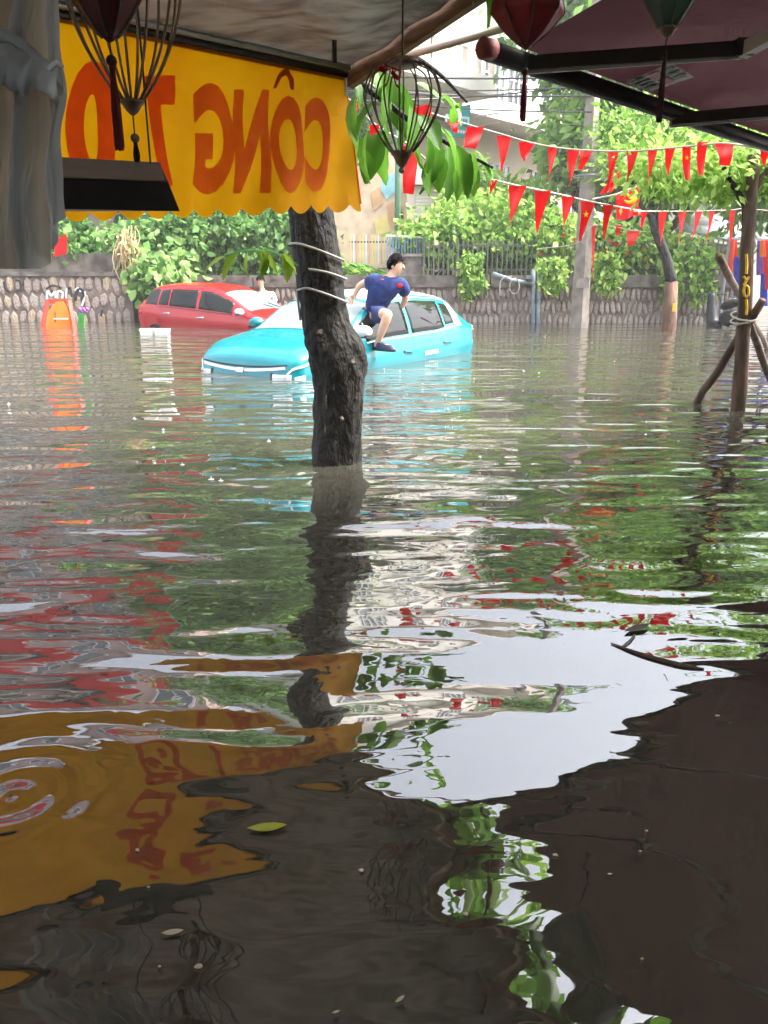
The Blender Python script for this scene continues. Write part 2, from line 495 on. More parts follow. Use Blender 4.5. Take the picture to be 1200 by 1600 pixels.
# ------------------------------------------------------------------ leaves
def leaf_mesh(name, pts, dirs, size, aspect, rng, m, parent, shape='leaf', fold=0.18, tint=(0.0, 1.0), tints=None):
    """one mesh of many separate leaves; pts (n,3), dirs (n,3) the way each leaf points"""
    n = len(pts)
    pts = np.asarray(pts, float)
    d = np.asarray(dirs, float)
    d /= np.linalg.norm(d, axis=1, keepdims=True) + 1e-9
    r = rng.normal(size=(n, 3))
    s = np.cross(d, r)
    s /= np.linalg.norm(s, axis=1, keepdims=True) + 1e-9
    nn = np.cross(s, d)
    L = size * rng.uniform(0.4, 1.5, (n, 1))
    W = L * aspect
    org = np.array(WORLD.get(parent.name, (0, 0, 0))) if parent is not None else np.zeros(3)
    p = pts - org
    if shape == 'leaf':      # base, left, tip, right
        tpl = [(0, 0, 0), (0.45, 0.5, fold), (1.0, 0, -0.08), (0.45, -0.5, fold)]
        fs = [(0, 1, 2), (0, 2, 3)]
    else:                    # broad leaf of six corners with a drooping tip
        tpl = [(0, 0, 0), (0.25, 0.42, fold * 0.8), (0.62, 0.46, fold), (1.0, 0, -0.16), (0.62, -0.46, fold), (0.25, -0.42, fold * 0.8)]
        fs = [(0, 1, 2, 3), (0, 3, 4, 5)]
    k = len(tpl)
    V = np.zeros((n, k, 3))
    for i, (a, b, c) in enumerate(tpl):
        V[:, i] = p + d * L * a + s * W * b + nn * W * c
    faces = []
    base = np.arange(n) * k
    loops = np.concatenate([np.concatenate([[b + i for i in f] for f in fs]) for b in base]) if n < 1 else None
    fl = np.array([i for f in fs for i in f])
    loops = (base[:, None] + fl[None, :]).ravel()
    per = np.array([len(f) for f in fs])
    sizes = np.tile(per, n)
    starts = np.concatenate([[0], np.cumsum(sizes)[:-1]])
    me = bpy.data.meshes.new(name)
    me.vertices.add(n * k)
    me.vertices.foreach_set('co', V.reshape(-1).astype(np.float32))
    me.loops.add(len(loops))
    me.loops.foreach_set('vertex_index', loops.astype(np.int32))
    me.polygons.add(len(sizes))
    me.polygons.foreach_set('loop_start', starts.astype(np.int32))
    me.update(calc_edges=True)
    a = me.attributes.new('tint', 'FLOAT', 'FACE')
    tv = rng.uniform(tint[0], tint[1], n) if tints is None else tints
    a.data.foreach_set('value', np.repeat(tv, len(fs)).astype(np.float32))
    me.materials.append(M[m])
    o = bpy.data.objects.new(name, me)
    COL.objects.link(o)
    if parent is not None:
        o.parent = parent
        WORLD[o.name] = Vector(org)
    return o

def clumps(rng, center, radii, nclump, per, crad, droop=0.5, flat=0.75, hollow=0.55):
    """leaf places gathered in clumps through an ellipsoid; returns places, directions and a tint per leaf"""
    P, D, T = [], [], []
    center = np.array(center, float)
    radii = np.array(radii, float)
    for _ in range(nclump):
        v = rng.normal(size=3); v /= np.linalg.norm(v)
        c = center + v * radii * rng.uniform(hollow, 1.0)
        k = int(per * rng.uniform(0.6, 1.4))
        q = rng.normal(size=(k, 3)) * np.array([1, 1, flat]) * crad * rng.uniform(0.6, 1.3) * 0.55
        P.append(c + q)
        d = q / (np.linalg.norm(q, axis=1, keepdims=True) + 1e-6) + rng.normal(size=(k, 3)) * 0.5
        d[:, 2] -= droop
        D.append(d)
        T.append(np.clip(rng.normal(rng.uniform(0.25, 0.7), 0.18, k), 0, 1))
    return np.concatenate(P), np.concatenate(D), np.concatenate(T)

# ================================================================== THE SETTING
# ---- flood water: one sheet, murky brown, rippled by rain in the open and calmer under the awnings
def water_material():
    m, nt, N, L, B = new_mat('flood_water')
    B.inputs['Roughness'].default_value = 0.015
    B.inputs['IOR'].default_value = 2.5
    B.inputs['Specular IOR Level'].default_value = 0.5
    geo = N.new('ShaderNodeNewGeometry')
    sep = N.new('ShaderNodeSeparateXYZ')
    L.new(geo.outputs['Position'], sep.inputs[0])

    def math_(op, a, b=None, c=None):
        n = N.new('ShaderNodeMath'); n.operation = op
        for i, q in enumerate((a, b, c)):
            if q is None: continue
            if isinstance(q, (int, float)): n.inputs[i].default_value = q
            else: L.new(q, n.inputs[i])
        return n.outputs[0]

    def noise(scale, stretch=(1, 1, 1), detail=2.0, rough=0.5, dist=0.0, off=(0, 0, 0)):
        mp = N.new('ShaderNodeMapping')
        mp.inputs['Scale'].default_value = stretch
        mp.inputs['Location'].default_value = off
        L.new(geo.outputs['Position'], mp.inputs['Vector'])
        n = N.new('ShaderNodeTexNoise')
        n.inputs['Scale'].default_value = scale
        n.inputs['Detail'].default_value = detail
        n.inputs['Roughness'].default_value = rough
        n.inputs['Distortion'].default_value = dist
        L.new(mp.outputs['Vector'], n.inputs['Vector'])
        return n.outputs['Fac']

    # silt colour
    cm = N.new('ShaderNodeMix'); cm.data_type = 'RGBA'
    cm.inputs['A'].default_value = rgb(70, 68, 58)
    cm.inputs['B'].default_value = rgb(56, 54, 46)
    L.new(noise(0.6, detail=4), cm.inputs['Factor'])
    L.new(cm.outputs['Result'], B.inputs['Base Color'])

    # how open to the rain a place is: the awnings' front line runs from lower left to upper right
    line = math_('ADD', math_('MULTIPLY', sep.outputs['X'], -0.55), math_('MULTIPLY', sep.outputs['Y'], 0.75))
    mr = N.new('ShaderNodeMapRange'); mr.interpolation_type = 'SMOOTHSTEP'
    mr.inputs[1].default_value = 0.5; mr.inputs[2].default_value = 2.8
    mr.inputs[3].default_value = 0.28; mr.inputs[4].default_value = 1.0
    L.new(line, mr.inputs[0])
    open_ = mr.outputs[0]
    patch = N.new('ShaderNodeMapRange'); patch.inputs[1].default_value = 0.35; patch.inputs[2].default_value = 0.7
    patch.inputs[3].default_value = 0.2; patch.inputs[4].default_value = 1.7
    L.new(noise(0.8, (0.35, 1.5, 1), 3, 0.6), patch.inputs[0])

    swell = math_('MULTIPLY', noise(1.5, (0.75, 1.25, 1), 1.0, off=(3, 1, 0)), 0.048)
    mid = math_('MULTIPLY', noise(3.3, (0.55, 1.5, 1), 0.6, 0.4, 0.5), 0.030)
    fine = math_('MULTIPLY', noise(9.5, (0.7, 1.5, 1), 1.5, 0.5, 0.4), 0.0030)
    h = math_('ADD', math_('ADD', swell, math_('MULTIPLY', mid, patch.outputs[0])), math_('MULTIPLY', fine, patch.outputs[0]))
    h = math_('MULTIPLY', h, open_)
    # soft long undulation that reaches under the awnings
    h = math_('ADD', h, math_('MULTIPLY', noise(1.5, (0.7, 1.3, 1), 1.0, off=(9, 4, 0)), 0.021))
    # rings spreading from drips off the awning edges
    for (cx, cy, k, dec, amp) in RINGS:
        dn = N.new('ShaderNodeVectorMath'); dn.operation = 'DISTANCE'
        L.new(geo.outputs['Position'], dn.inputs[0]); dn.inputs[1].default_value = (cx, cy, 0)
        r = dn.outputs['Value']
        w = math_('MULTIPLY', math_('SINE', math_('MULTIPLY', r, k)), math_('POWER', 2.718, math_('MULTIPLY', r, -dec)))
        h = math_('ADD', h, math_('MULTIPLY', w, amp))
    bp = N.new('ShaderNodeBump')
    bp.inputs['Strength'].default_value = 1.0
    bp.inputs['Distance'].default_value = 1.0
    L.new(h, bp.inputs['Height'])
    L.new(bp.outputs['Normal'], B.inputs['Normal'])
    return m

RINGS = []
for (px, py, k, dec, amp) in ((18, 1245, 80, 7.5, 0.0020), (900, 935, 60, 5.0, 0.0007), (690, 720, 46, 3.6, 0.003), (350, 735, 50, 3.6, 0.003)):
    c = onz(px, py)
    RINGS.append((c.x, c.y, k, dec, amp))
M['water'] = water_material()

tag(MB().add([(-110, -30, 0), (110, -30, 0), (110, 140, 0), (-110, 140, 0)], [(0, 1, 2, 3)]).build('water', 'water'),
    'murky brown flood water covering the whole street', None, None, 'structure')
tag(MB().add([(-120, -36, -0.56), (120, -36, -0.56), (120, 150, -0.56), (-120, 150, -0.56)], [(0, 1, 2, 3)]).build('ground', 'road_bed'),
    'asphalt street under the flood water', None, None, 'structure')

def garden_fn(u, v):
    x = -60 + 68.2 * u
    y = 19.35 + 60 * v
    return (x, y, 0.92 + 0.9 * min(1, v * 6) + 0.12 * math.sin(x * 1.3) * math.sin(y * 0.9))
tag(MB().grid(garden_fn, 60, 40).build('garden_ground', 'soil', smooth=True), 'raised earth behind the stone retaining wall', None, None, 'structure')

# ---- stone retaining walls with each stone laid singly
rs = random.Random(11)
STONE_MESH = []
for k in range(9):
    n = rs.choice((6, 6, 7))
    out, inn = [], []
    for i in range(n):
        a = 2 * PI * (i + 0.5) / n + rs.uniform(-0.16, 0.16)
        r = 0.5 * rs.uniform(0.93, 1.08)
        out.append((math.cos(a) * r, 0, math.sin(a) * r))
        inn.append((math.cos(a) * r * 0.8, -1.0, math.sin(a) * r * 0.8))
    b = MB()
    b.add(out + inn + [(0, -1.25, 0)], [(i, (i + 1) % n, n + (i + 1) % n, n + i) for i in range(n)] + [(n + i, n + (i + 1) % n, 2 * n) for i in range(n)])
    me = bpy.data.meshes.new('stone')
    me.from_pydata(b.v, [], b.f)
    bm = bmesh.new(); bm.from_mesh(me); bmesh.ops.recalc_face_normals(bm, faces=bm.faces); bm.to_mesh(me); bm.free()
    STONE_MESH.append(me)
STONE_SETS = []
for mm in ('stone_a', 'stone_b', 'stone_c', 'stone_d', 'stone_e', 'stone_d'):
    row = []
    for me in STONE_MESH:
        c = me.copy(); c.materials.append(M[mm]); row.append(c)
    STONE_SETS.append(row)

def lay_stones(parent, x0, x1, y0, y1, z0, z1, w, h, seed, skip=0.0, sets=None):
    """rows of stones on the wall face running from (x0,y0) to (x1,y1)"""
    r = random.Random(seed)
    base = WORLD[parent.name]
    L = math.hypot(x1 - x0, y1 - y0)
    ang = math.atan2(y1 - y0, x1 - x0)
    nrow = int((z1 - z0) / h + 0.5)
    hh = (z1 - z0) / nrow
    for j in range(nrow):
        n = int(L / w)
        for i in range(n):
            s = (i + 0.5 + (0.5 if j % 2 else 0.0)) * L / n
            if s > L - w * 0.4 or r.random() < skip: continue
            f = s / L
            me = r.choice(r.choice(sets or STONE_SETS[:3]))
            o = bpy.data.objects.new('stone', me)
            COL.objects.link(o)
            o.parent = parent
            o.location = (x0 + (x1 - x0) * f - base.x, y0 + (y1 - y0) * f - base.y, z0 + (j + 0.5) * hh + r.uniform(-0.04, 0.04) - base.z)
            o.rotation_euler = (0, r.uniform(-0.3, 0.3), ang)
            o.scale = (w * r.uniform(0.72, 1.08), r.uniform(0.02, 0.05), hh * r.uniform(0.85, 1.2))

wl_ = thing('retaining_wall', 'pale rubble stone wall with painted strokes at the left edge of the flood', 'wall', (-10, 19.1, -0.5))
MB().box((-10.2, 19.25, 0.25), (8.4, 0.5, 1.6)).build('wall_core', 'wall_mortar', wl_)
MB().box((-10.2, 19.19, 1.1), (8.46, 0.5, 0.1)).build('cap', 'wall_cap', wl_)
MB().box((-10.4, 19.42, 1.36), (8.3, 0.3, 0.42)).build('upper_course', 'wall_cap', wl_)
lay_stones(wl_, -14.2, -6.05, 19.0, 19.0, -0.1, 1.04, 0.205, 0.36, 3)
# brush strokes painted over the stones
gm = random.Random(5)
def stroke(parent, pts, w, m, Y):
    b = MB()
    P = smooth_path([at(x, y, Y) for x, y in pts], 5)
    b.tube(P, w / 2, 6, flat=1.0)
    b.v = [(v[0], Y + (v[1] - Y) * 0.25, v[2]) for v in b.v]
    return b.build('painted_stroke', m, parent)
for pts, w, m in (([(6, 440), (8, 452), (14, 456)], 0.05, 'paint_black'), ([(24, 438), (31, 440), (32, 452), (26, 454)], 0.06, 'paint_black'),
                  ([(73, 470), (74, 455), (80, 462), (86, 456), (87, 466)], 0.06, 'paint_white'), ([(89, 466), (91, 455), (98, 458), (97, 466)], 0.06, 'paint_white'),
                  ([(103, 466), (104, 450)], 0.05, 'paint_white'), ([(72, 452), (82, 446), (96, 450)], 0.05, 'paint_black'), ([(106, 452), (110, 450), (112, 464)], 0.05, 'paint_black'),
                  ([(118, 470), (120, 455), (127, 452), (131, 462), (126, 468)], 0.07, 'paint_black'), ([(117, 454), (122, 450), (126, 456)], 0.05, 'paint_white'),
                  ([(128, 478), (131, 468), (133, 455)], 0.05, 'paint_white'), ([(157, 494), (160, 484)], 0.06, 'paint_black')):
    stroke(wl_, pts, w, m, 18.93)

wr_ = thing('retaining_wall', 'long narrow-stone wall with grey concrete cap under the creepers', 'wall', (1, 19.3, -0.5))
MB().add([(-5.9, 19.3, -0.56), (8.3, 18.5, -0.56), (8.3, 19.0, -0.56), (-5.9, 19.8, -0.56), (-5.9, 19.3, 0.8), (8.3, 18.5, 0.8), (8.3, 19.0, 0.8), (-5.9, 19.8, 0.8)],
         [(3, 2, 1, 0), (4, 5, 6, 7), (0, 1, 5, 4), (1, 2, 6, 5), (2, 3, 7, 6), (3, 0, 4, 7)]).build('wall_core', 'wall_mortar_pale', wr_)
capx = [-5.95, -3.1, -0.3, 2.5, 5.4, 8.35]
for a, b in zip(capx[:-1], capx[1:]):
    ya, yb = 19.3 - (a + 5.9) * 0.8 / 14.2, 19.3 - (b + 5.9) * 0.8 / 14.2
    MB().bar((a + 0.012, ya + 0.15, 0.935), (b - 0.012, yb + 0.15, 0.935), 0.5, 0.27).build('cap', 'wall_cap', wr_)
lay_stones(wr_, 1.6, 8.25, 19.3 - 7.5 * 0.8 / 14.2 - 0.01, 18.49, -0.12, 0.8, 0.125, 0.27, 4, sets=STONE_SETS[3:])
lay_stones(wr_, -2.6, 1.5, 19.3 - 3.3 * 0.8 / 14.2 - 0.02, 19.3 - 7.2 * 0.8 / 14.2 - 0.02, -0.12, 0.8, 0.125, 0.27, 6, sets=STONE_SETS[3:])

# ---- white apartment building beyond the garden, its front running away to the right
BO = at(775, 200, 30)
BU = Vector((0.68, 0.733, 0))
BN = Vector((-0.733, 0.68, 0))
def bp_(s, d, z):
    """place on the building: s along the front, d inwards, z up"""
    p = Vector((BO.x, BO.y, 0)) + BU * s + BN * d
    return Vector((p.x, p.y, z))
def bbox(mb, s0, s1, d0, d1, z0, z1):
    q = [bp_(s0, d0, z0), bp_(s1, d0, z0), bp_(s1, d1, z0), bp_(s0, d1, z0), bp_(s0, d0, z1), bp_(s1, d0, z1), bp_(s1, d1, z1), bp_(s0, d1, z1)]
    return mb.add(q, [(3, 2, 1, 0), (4, 5, 6, 7), (0, 1, 5, 4), (1, 2, 6, 5), (2, 3, 7, 6), (3, 0, 4, 7)])

bA = thing('apartment_building', 'white apartment block with balconies and a barred window between the two awnings', 'building', bp_(0, 4, 0))
bbox(MB(), -8, 11, 1.4, 12, 0, 6.35).build('ground_storey', 'cream_wall', bA)
bbox(MB(), -8.2, 11.2, 0.0, 12.2, 6.4, 6.95).build('floor_slab', 'white_wall', bA)
bbox(MB(), -8, -0.45, 0.25, 12, 6.98, 15).build('upper_wall', 'white_wall', bA)
bbox(MB(), -0.44, 11, 0.75, 12, 6.98, 15).build('upper_wall', 'white_wall', bA)
bbox(MB(), -8.2, 11.2, -0.1, 12.3, 10.3, 10.75).build('floor_slab', 'white_wall', bA)
bbox(MB(), -8.3, 11.3, -0.3, 12.4, 15.02, 15.4).build('roof', 'slab', bA)
# left balcony: parapet with openings
for (s0, s1, z0, z1) in ((-8, -2.0, 6.98, 7.15), (-8, -2.0, 7.75, 8.0)):
    bbox(MB(), s0, s1, -1.3, -1.15, z0, z1).build('parapet', 'white_wall', bA)
for i in range(9):
    s = -7.9 + i * 0.72
    bbox(MB(), s, s + 0.16, -1.28, -1.17, 7.16, 7.74).build('baluster', 'slab', bA)
bbox(MB(), -8.1, -1.95, -1.35, 0.0, 6.6, 6.97).build('balcony_slab', 'white_wall', bA)

def b_window(s0, s1, z0, z1, d, bars=4, rails=2, m='window_dark'):
    w = bbox(MB(), s0, s1, d - 0.02, d + 0.05, z0, z1).build('window', m, bA)
    f = MB()
    for (a, b, c, e) in ((s0 - .06, s0, z0 - .06, z1 + .06), (s1, s1 + .06, z0 - .06, z1 + .06), (s0, s1, z0 - .06, z0), (s0, s1, z1, z1 + .06)):
        bbox(f, a, b, d - 0.06, d + 0.04, c, e)
    f.build('frame', 'window_frame', w)
    g = MB()
    for i in range(1, bars):
        s = s0 + (s1 - s0) * i / bars
        bbox(g, s - .025, s + .025, d - 0.1, d - 0.065, z0, z1)
    for i in range(1, rails + 1):
        z = z0 + (z1 - z0) * i / (rails + 1)
        bbox(g, s0, s1, d - 0.125, d - 0.105, z - .025, z + .025)
    g.build('grille', 'grille', w)
b_window(-0.3, 1.35, 7.25, 8.75, 0.72, 5, 3)
b_window(1.6, 2.9, 7.25, 8.75, 0.72, 4, 3)
b_window(4.2, 5.6, 7.3, 8.7, 0.72, 4, 2)
b_window(6.4, 7.8, 7.3, 8.7, 0.72, 4, 2)
b_window(-5.0, -3.95, 8.05, 9.4, 0.22, 3, 1)
b_window(-7.2, -6.0, 8.05, 9.4, 0.22, 3, 1)
bbox(MB(), -3.5, -2.35, 0.19, 0.26, 7.3, 9.5).build('door_recess', 'cream_wall', bA)
bbox(MB(), -3.45, -3.12, 0.15, 0.188, 7.3, 9.2).build('door', 'door_dark', bA)
for s in (-1.2, 1.8, 4.6, 7.4):
    b_window(s, s + 1.1, 3.6, 5.2, 1.38, 3, 1)
for s in (-7, -4.4, -1.8, 1.2, 3.8, 6.6):
    b_window(s, s + 1.3, 11.6, 13.4, 0.22 if s < -0.5 else 0.72, 4, 2)

# ---- left apartment building behind the banner (the flood mirrors it)
bB = thing('apartment_building', 'pinkish apartment block mirrored in the flood beneath the orange banner', 'building', (-13, 29, 0))
MB().box((-14.5, 32, 9.75), (15, 6, 19.5)).build('wall', 'pink_wall', bB)
MB().box((-14.5, 31.9, 19.7), (15.8, 6.8, 0.4)).build('roof', 'slab', bB)
for i in range(5):
    for j in range(5):
        x, z = -20.4 + i * 3.0, 2.6 + j * 3.4
        w = MB().box((x, 28.97, z), (1.5, 0.1, 1.7)).build('window', 'window_dark', bB)
        f = MB()
        for (dx, dz, sx, sz) in ((0, 0.9, 1.7, 0.1), (0, -0.9, 1.8, 0.12), (-0.8, 0, 0.1, 1.7), (0.8, 0, 0.1, 1.7), (0, 0, 0.07, 1.7)):
            f.box((x + dx, 28.88, z + dz), (sx, 0.12, sz))
        f.build('frame', 'window_frame', w)
for j in range(4):
    MB().box((-14.5, 28.6, 4.4 + 3.4 * j), (15.2, 0.9, 0.22)).build('balcony_slab', 'slab', bB)
MB().box((-12.2, 28.05, 13.6), (8.2, 0.12, 2.0)).build('red_sign', 'flag_red', bB)
rbv = thing('hanging_banner', 'tall narrow red banner mirrored in the flood left of the trunk', 'banner', at(190, 90, 22.2))
q = at(190, 90, 22.2)
MB().grid(lambda u, v: (q.x - 0.45 + 0.9 * u, 22.2 + 0.05 * math.sin(v * 9 + u * 3), q.z + 3.4 * v), 6, 24).build('cloth', 'flag_red', rbv, smooth=True)
MB().bar((q.x - 0.5, 22.26, q.z + 3.42), (q.x + 0.5, 22.26, q.z + 3.42), 0.05).build('rod', 'grey_metal', rbv)
MB().tube([(q.x + 0.52, 22.3, 0.8), (q.x + 0.52, 22.3, q.z + 3.6)], 0.04).build('pole', 'grey_metal', rbv)

# ---- right building behind the fine-leaved tree, low tin roof in front of it
bC = thing('white_house', 'white house with small windows behind the right trunk', 'building', (13, 27, 0))
MB().box((15.6, 30, 4.0), (13, 6, 8)).build('wall', 'white_wall', bC)
MB().box((15.6, 30, 8.15), (13.6, 6.6, 0.3)).build('roof', 'slab', bC)
for (px, py, w, h) in ((1064, 297, 10, 16), (1114, 305, 9, 26), (1195, 320, 12, 40)):
    p = at(px, py, 26.97)
    k = mpp(p)
    wn_ = MB().box((p.x, 26.97, p.z), (w * k, 0.1, h * k)).build('window', 'window_dark', bC)
    f = MB()
    for sx in (-1, 1): f.box((p.x + sx * (w * k / 2 + 0.03), 26.9, p.z), (0.07, 0.14, h * k + 0.12))
    for sz in (-1, 1): f.box((p.x, 26.9, p.z + sz * (h * k / 2 + 0.03)), (w * k, 0.14, 0.07))
    f.build('frame', 'window_frame', wn_)
tr = thing('tin_shelter', 'low tin-roofed shelter with brown board front under the bunting', 'shelter', (9.6, 22.5, 0.9))
p0, p1, p2, p3 = at(1058, 360, 22), at(1178, 388, 22), at(1178, 350, 25), at(1060, 335, 25)
MB().prism([p0, p1, p2, p3], (0, 0, 0.06)).build('roof', 'tin_roof', tr)
for i in range(9):
    f0 = i / 9.0
    a = p0.lerp(p1, f0); b = p0.lerp(p1, f0 + 1 / 9.0 - 0.006)
    lo = 0.75
    MB().prism([(a.x, 22.12, lo), (b.x, 22.12, lo), (b.x, 22.12, b.z - 0.06), (a.x, 22.12, a.z - 0.06)], (0, 0.05, 0)).build('board', 'tin_pink', tr)
for px in (1075, 1108, 1140, 1176):
    p = at(px, 380, 21.9)
    MB().box((p.x, 21.95, 0.95), (0.07, 0.07, 2.2)).build('post', 'grey_metal', tr)

# ---- roller shutter, mural and railings of the garden beyond the wall
kiosk = thing('kiosk', 'cream kiosk with closed roller shutter left of the creepers', 'kiosk', (1.4, 23.5, 1.4))
a, b = at(650, 290, 23), at(706, 372, 23)
MB().box(((a.x + b.x) / 2, 24.05, 2.4), (b.x - a.x + 0.5, 1.9, 3.0)).build('body', 'cream_wall', kiosk)
n = 16
for i in range(n):
    z = b.z + (a.z - b.z) * (i + 0.5) / n
    MB().box(((a.x + b.x) / 2, 23.06, z), (b.x - a.x, 0.06, (a.z - b.z) / n * 0.88)).build('shutter_slat', 'shutter', kiosk)
MB().box(((a.x + b.x) / 2, 22.95, a.z + 0.12), (b.x - a.x + 0.3, 0.3, 0.22)).build('shutter_box', 'slab', kiosk)

mu = thing('mural_wall', 'low wall with yellow, orange and cyan painted shapes behind the green post', 'wall', (0, 23.6, 1.2))
MB().box((-0.3, 23.75, 2.6), (2.6, 0.2, 3.6)).build('panel', 'mural_sand', mu)
for (pts, m) in (([(600, 275), (622, 270), (618, 300), (604, 312), (595, 296)], 'mural_cyan'), ([(604, 320), (625, 312), (632, 345), (612, 358)], 'mural_orange'),
                 ([(585, 345), (604, 335), (610, 362), (588, 368)], 'mural_yellow'), ([(626, 330), (638, 325), (640, 362), (624, 362)], 'mural_yellow'),
                 ([(580, 300), (594, 292), (598, 318), (584, 330)], 'mural_orange')):
    MB().prism([at(x, y, 23.64) for x, y in pts], (0, -0.02, 0)).build('painted_shape', m, mu)

gp = thing('lamp_post', 'slim green post standing above the blue railing', 'post', at(622, 405, 20.5))
MB().tube([at(621, 425, 20.5), at(622, 250, 20.5), at(622, 180, 20.5)], [0.09, 0.075, 0.06], 10).build('shaft', 'green_post', gp, smooth=True)
t_ = at(622, 180, 20.5)
MB().lathe(t_, [(0.06, 0), (0.16, 0.05), (0.2, 0.2), (0.13, 0.36), (0.03, 0.42)], 12).build('lamp_globe', 'pale_plastic', gp, smooth=True)
MB().tube([at(621, 408, 20.5), at(621, 402, 20.5)], [0.14, 0.1], 10).build('collar', 'green_post', gp)
p = at(644, 355, 20.2)

rl = thing('railing', 'short pale blue barred railing beside the concrete pillar', 'railing', at(632, 415, 19.6))
for i in range(13):
    x = 605 + i * 4.6
    MB().bar(at(x, 418, 19.6), at(x, 369, 19.6), 0.03).build('bar', 'blue_bar', rl)
MB().bar(at(603, 368, 19.6), at(664, 371, 19.6), 0.05).build('rail', 'pale_plastic', rl)
MB().bar(at(603, 416, 19.6), at(664, 418, 19.6), 0.05).build('rail', 'pale_plastic', rl)
pl = thing('gate_pillar', 'square grey concrete pillar behind the head of the seated man', 'pillar', at(643, 436, 19.4))
MB().box((at(643, 420, 19.5).x, 19.55, 1.2), (0.46, 0.4, 0.62)).build('shaft', 'wall_cap', pl)
MB().box((at(643, 420, 19.5).x, 19.55, 1.53), (0.5, 0.46, 0.06)).build('cap', 'concrete_pole', pl)
MB().box((at(640, 440, 19.4).x, 19.4, 0.98), (0.95, 0.5, 0.2)).build('plinth', 'concrete_pole', pl)
yf = thing('picket_fence', 'small yellow and brown picket fence above the palm leaves', 'fence', at(575, 400, 20.4))
for i in range(12):
    x = 548 + i * 4.8
    MB().bar(at(x, 412, 20.4), at(x, 366, 20.4), 0.055, 0.03).build('picket', ('mural_yellow', 'mural_yellow', 'mural_orange', 'sign_light')[(i * 7) % 4], yf)
MB().bar(at(546, 378, 20.45), at(604, 378, 20.45), 0.04).build('rail', 'fence_dark', yf)
rs_ = thing('plastic_stool', 'dark red plastic stool top beside the blue railing', 'stool', at(666, 366, 20.1))
p = at(666, 364, 20.1)
MB().lathe((p.x, p.y, p.z - 0.02), [(0.22, 0), (0.25, 0.03), (0.25, 0.12), (0.2, 0.15)], 16, 0.8).build('seat', 'lantern_red', rs_, smooth=True)
for sx in (-1, 1):
    for sy in (-1, 1):
        MB().bar((p.x + sx * 0.2, p.y + sy * 0.14, p.z - 0.45), (p.x + sx * 0.15, p.y + sy * 0.1, p.z), 0.03).build('leg', 'lantern_red', rs_)

fe = thing('iron_fence', 'dark iron bar fence overgrown by creepers on top of the long wall', 'fence', (4.5, 19.3, 1.06))
for i in range(62):
    x = 0.95 + i * 0.115
    y = 19.3 - (x + 5.9) * 0.8 / 14.2 + 0.28
    MB().bar((x, y, 1.07), (x, y, 1.86), 0.028).build('bar', 'fence_dark', fe)
for z in (1.2, 1.74):
    MB().bar((0.9, 19.3 - 6.8 * 0.8 / 14.2 + 0.31, z), (8.1, 19.3 - 14 * 0.8 / 14.2 + 0.31, z), 0.035).build('rail', 'fence_dark', fe)

sg = thing('shop_sign', 'teal and pale blue hanging sign with white lettering on the white building', 'sign', bp_(-2, -1.2, 5.5))
def sgp(x, y, d=-1.2):
    r = ray(x, y)
    k = ((Vector((BO.x, BO.y, 0)).dot(BN)) + d) / (r.x * BN.x + r.y * BN.y)
    return Vector((r.x * k, r.y * k, CAM_H + r.z * k))
MB().prism([sgp(706, 168), sgp(735, 163), sgp(735, 214), sgp(707, 214)], BN * 0.12).build('board', 'sign_teal', sg)
MB().prism([sgp(697, 178, -1.26), sgp(734, 183, -1.26), sgp(733, 196, -1.26), sgp(697, 190, -1.26)], BN * 0.05).build('light_strip', 'sign_light', sg)
for (x0, y0, n) in ((700, 182, 8), (712, 202, 6)):
    for i in range(n):
        x = x0 + i * 4.0
        y = y0 + i * 0.6
        MB().prism([sgp(x, y, -1.29), sgp(x + 2.2, y + .3, -1.29), sgp(x + 2.2, y + 5, -1.29), sgp(x, y + 5, -1.29)], BN * 0.02).build('letter', 'sign_teal' if y0 < 190 else 'paint_white', sg)
for z in (0.15, -0.15):
    MB().tube([bp_(-1.4, -1.1, 6.1 + z), bp_(-1.4, 0.1, 6.1 + z)], 0.02, 6).build('bracket', 'grey_metal', sg)

# ================================================================== POLES, WIRES
po = thing('utility_pole', 'tall tapering concrete utility pole rising behind the bunting', 'pole', onz(905, 512))
b0 = onz(905, 512); b0.z = -0.56
tp = at(929, 110, b0.y)
tp2 = tp + (tp - b0) * 0.55
MB().tube([b0, b0.lerp(tp, 0.5), tp, tp2], [0.2, 0.165, 0.135, 0.11], 4).build('shaft', 'concrete_pole', po)
for y in (262, 275):
    c = at(919, y, b0.y)
    MB().tube([c + Vector((0.3 * math.cos(a), 0.3 * math.sin(a), 0.02 * math.cos(a))) for a in np.linspace(0, 2 * PI, 17)], 0.018, 5).build('steel_band', 'grey_metal', po)
c = at(919, 268, b0.y)
MB().bar(c, c + Vector((0.75, -0.1, 0.12)), 0.06).build('bracket', 'grey_metal', po)
MB().bar(c + Vector((0, 0, -0.18)), c + Vector((0.75, -0.1, -0.1)), 0.05).build('bracket', 'grey_metal', po)
c = at(907, 442, b0.y)
MB().box((c.x, c.y - 0.19, c.z), (0.26, 0.02, 0.2)).build('number_plate', 'concrete_pole', po)
cross = tp2 - Vector((0, 0, 0.4))
MB().bar(cross + Vector((-1.0, -0.2, 0)), cross + Vector((1.0, 0.2, 0)), 0.09).build('cross_arm', 'grey_metal', po)

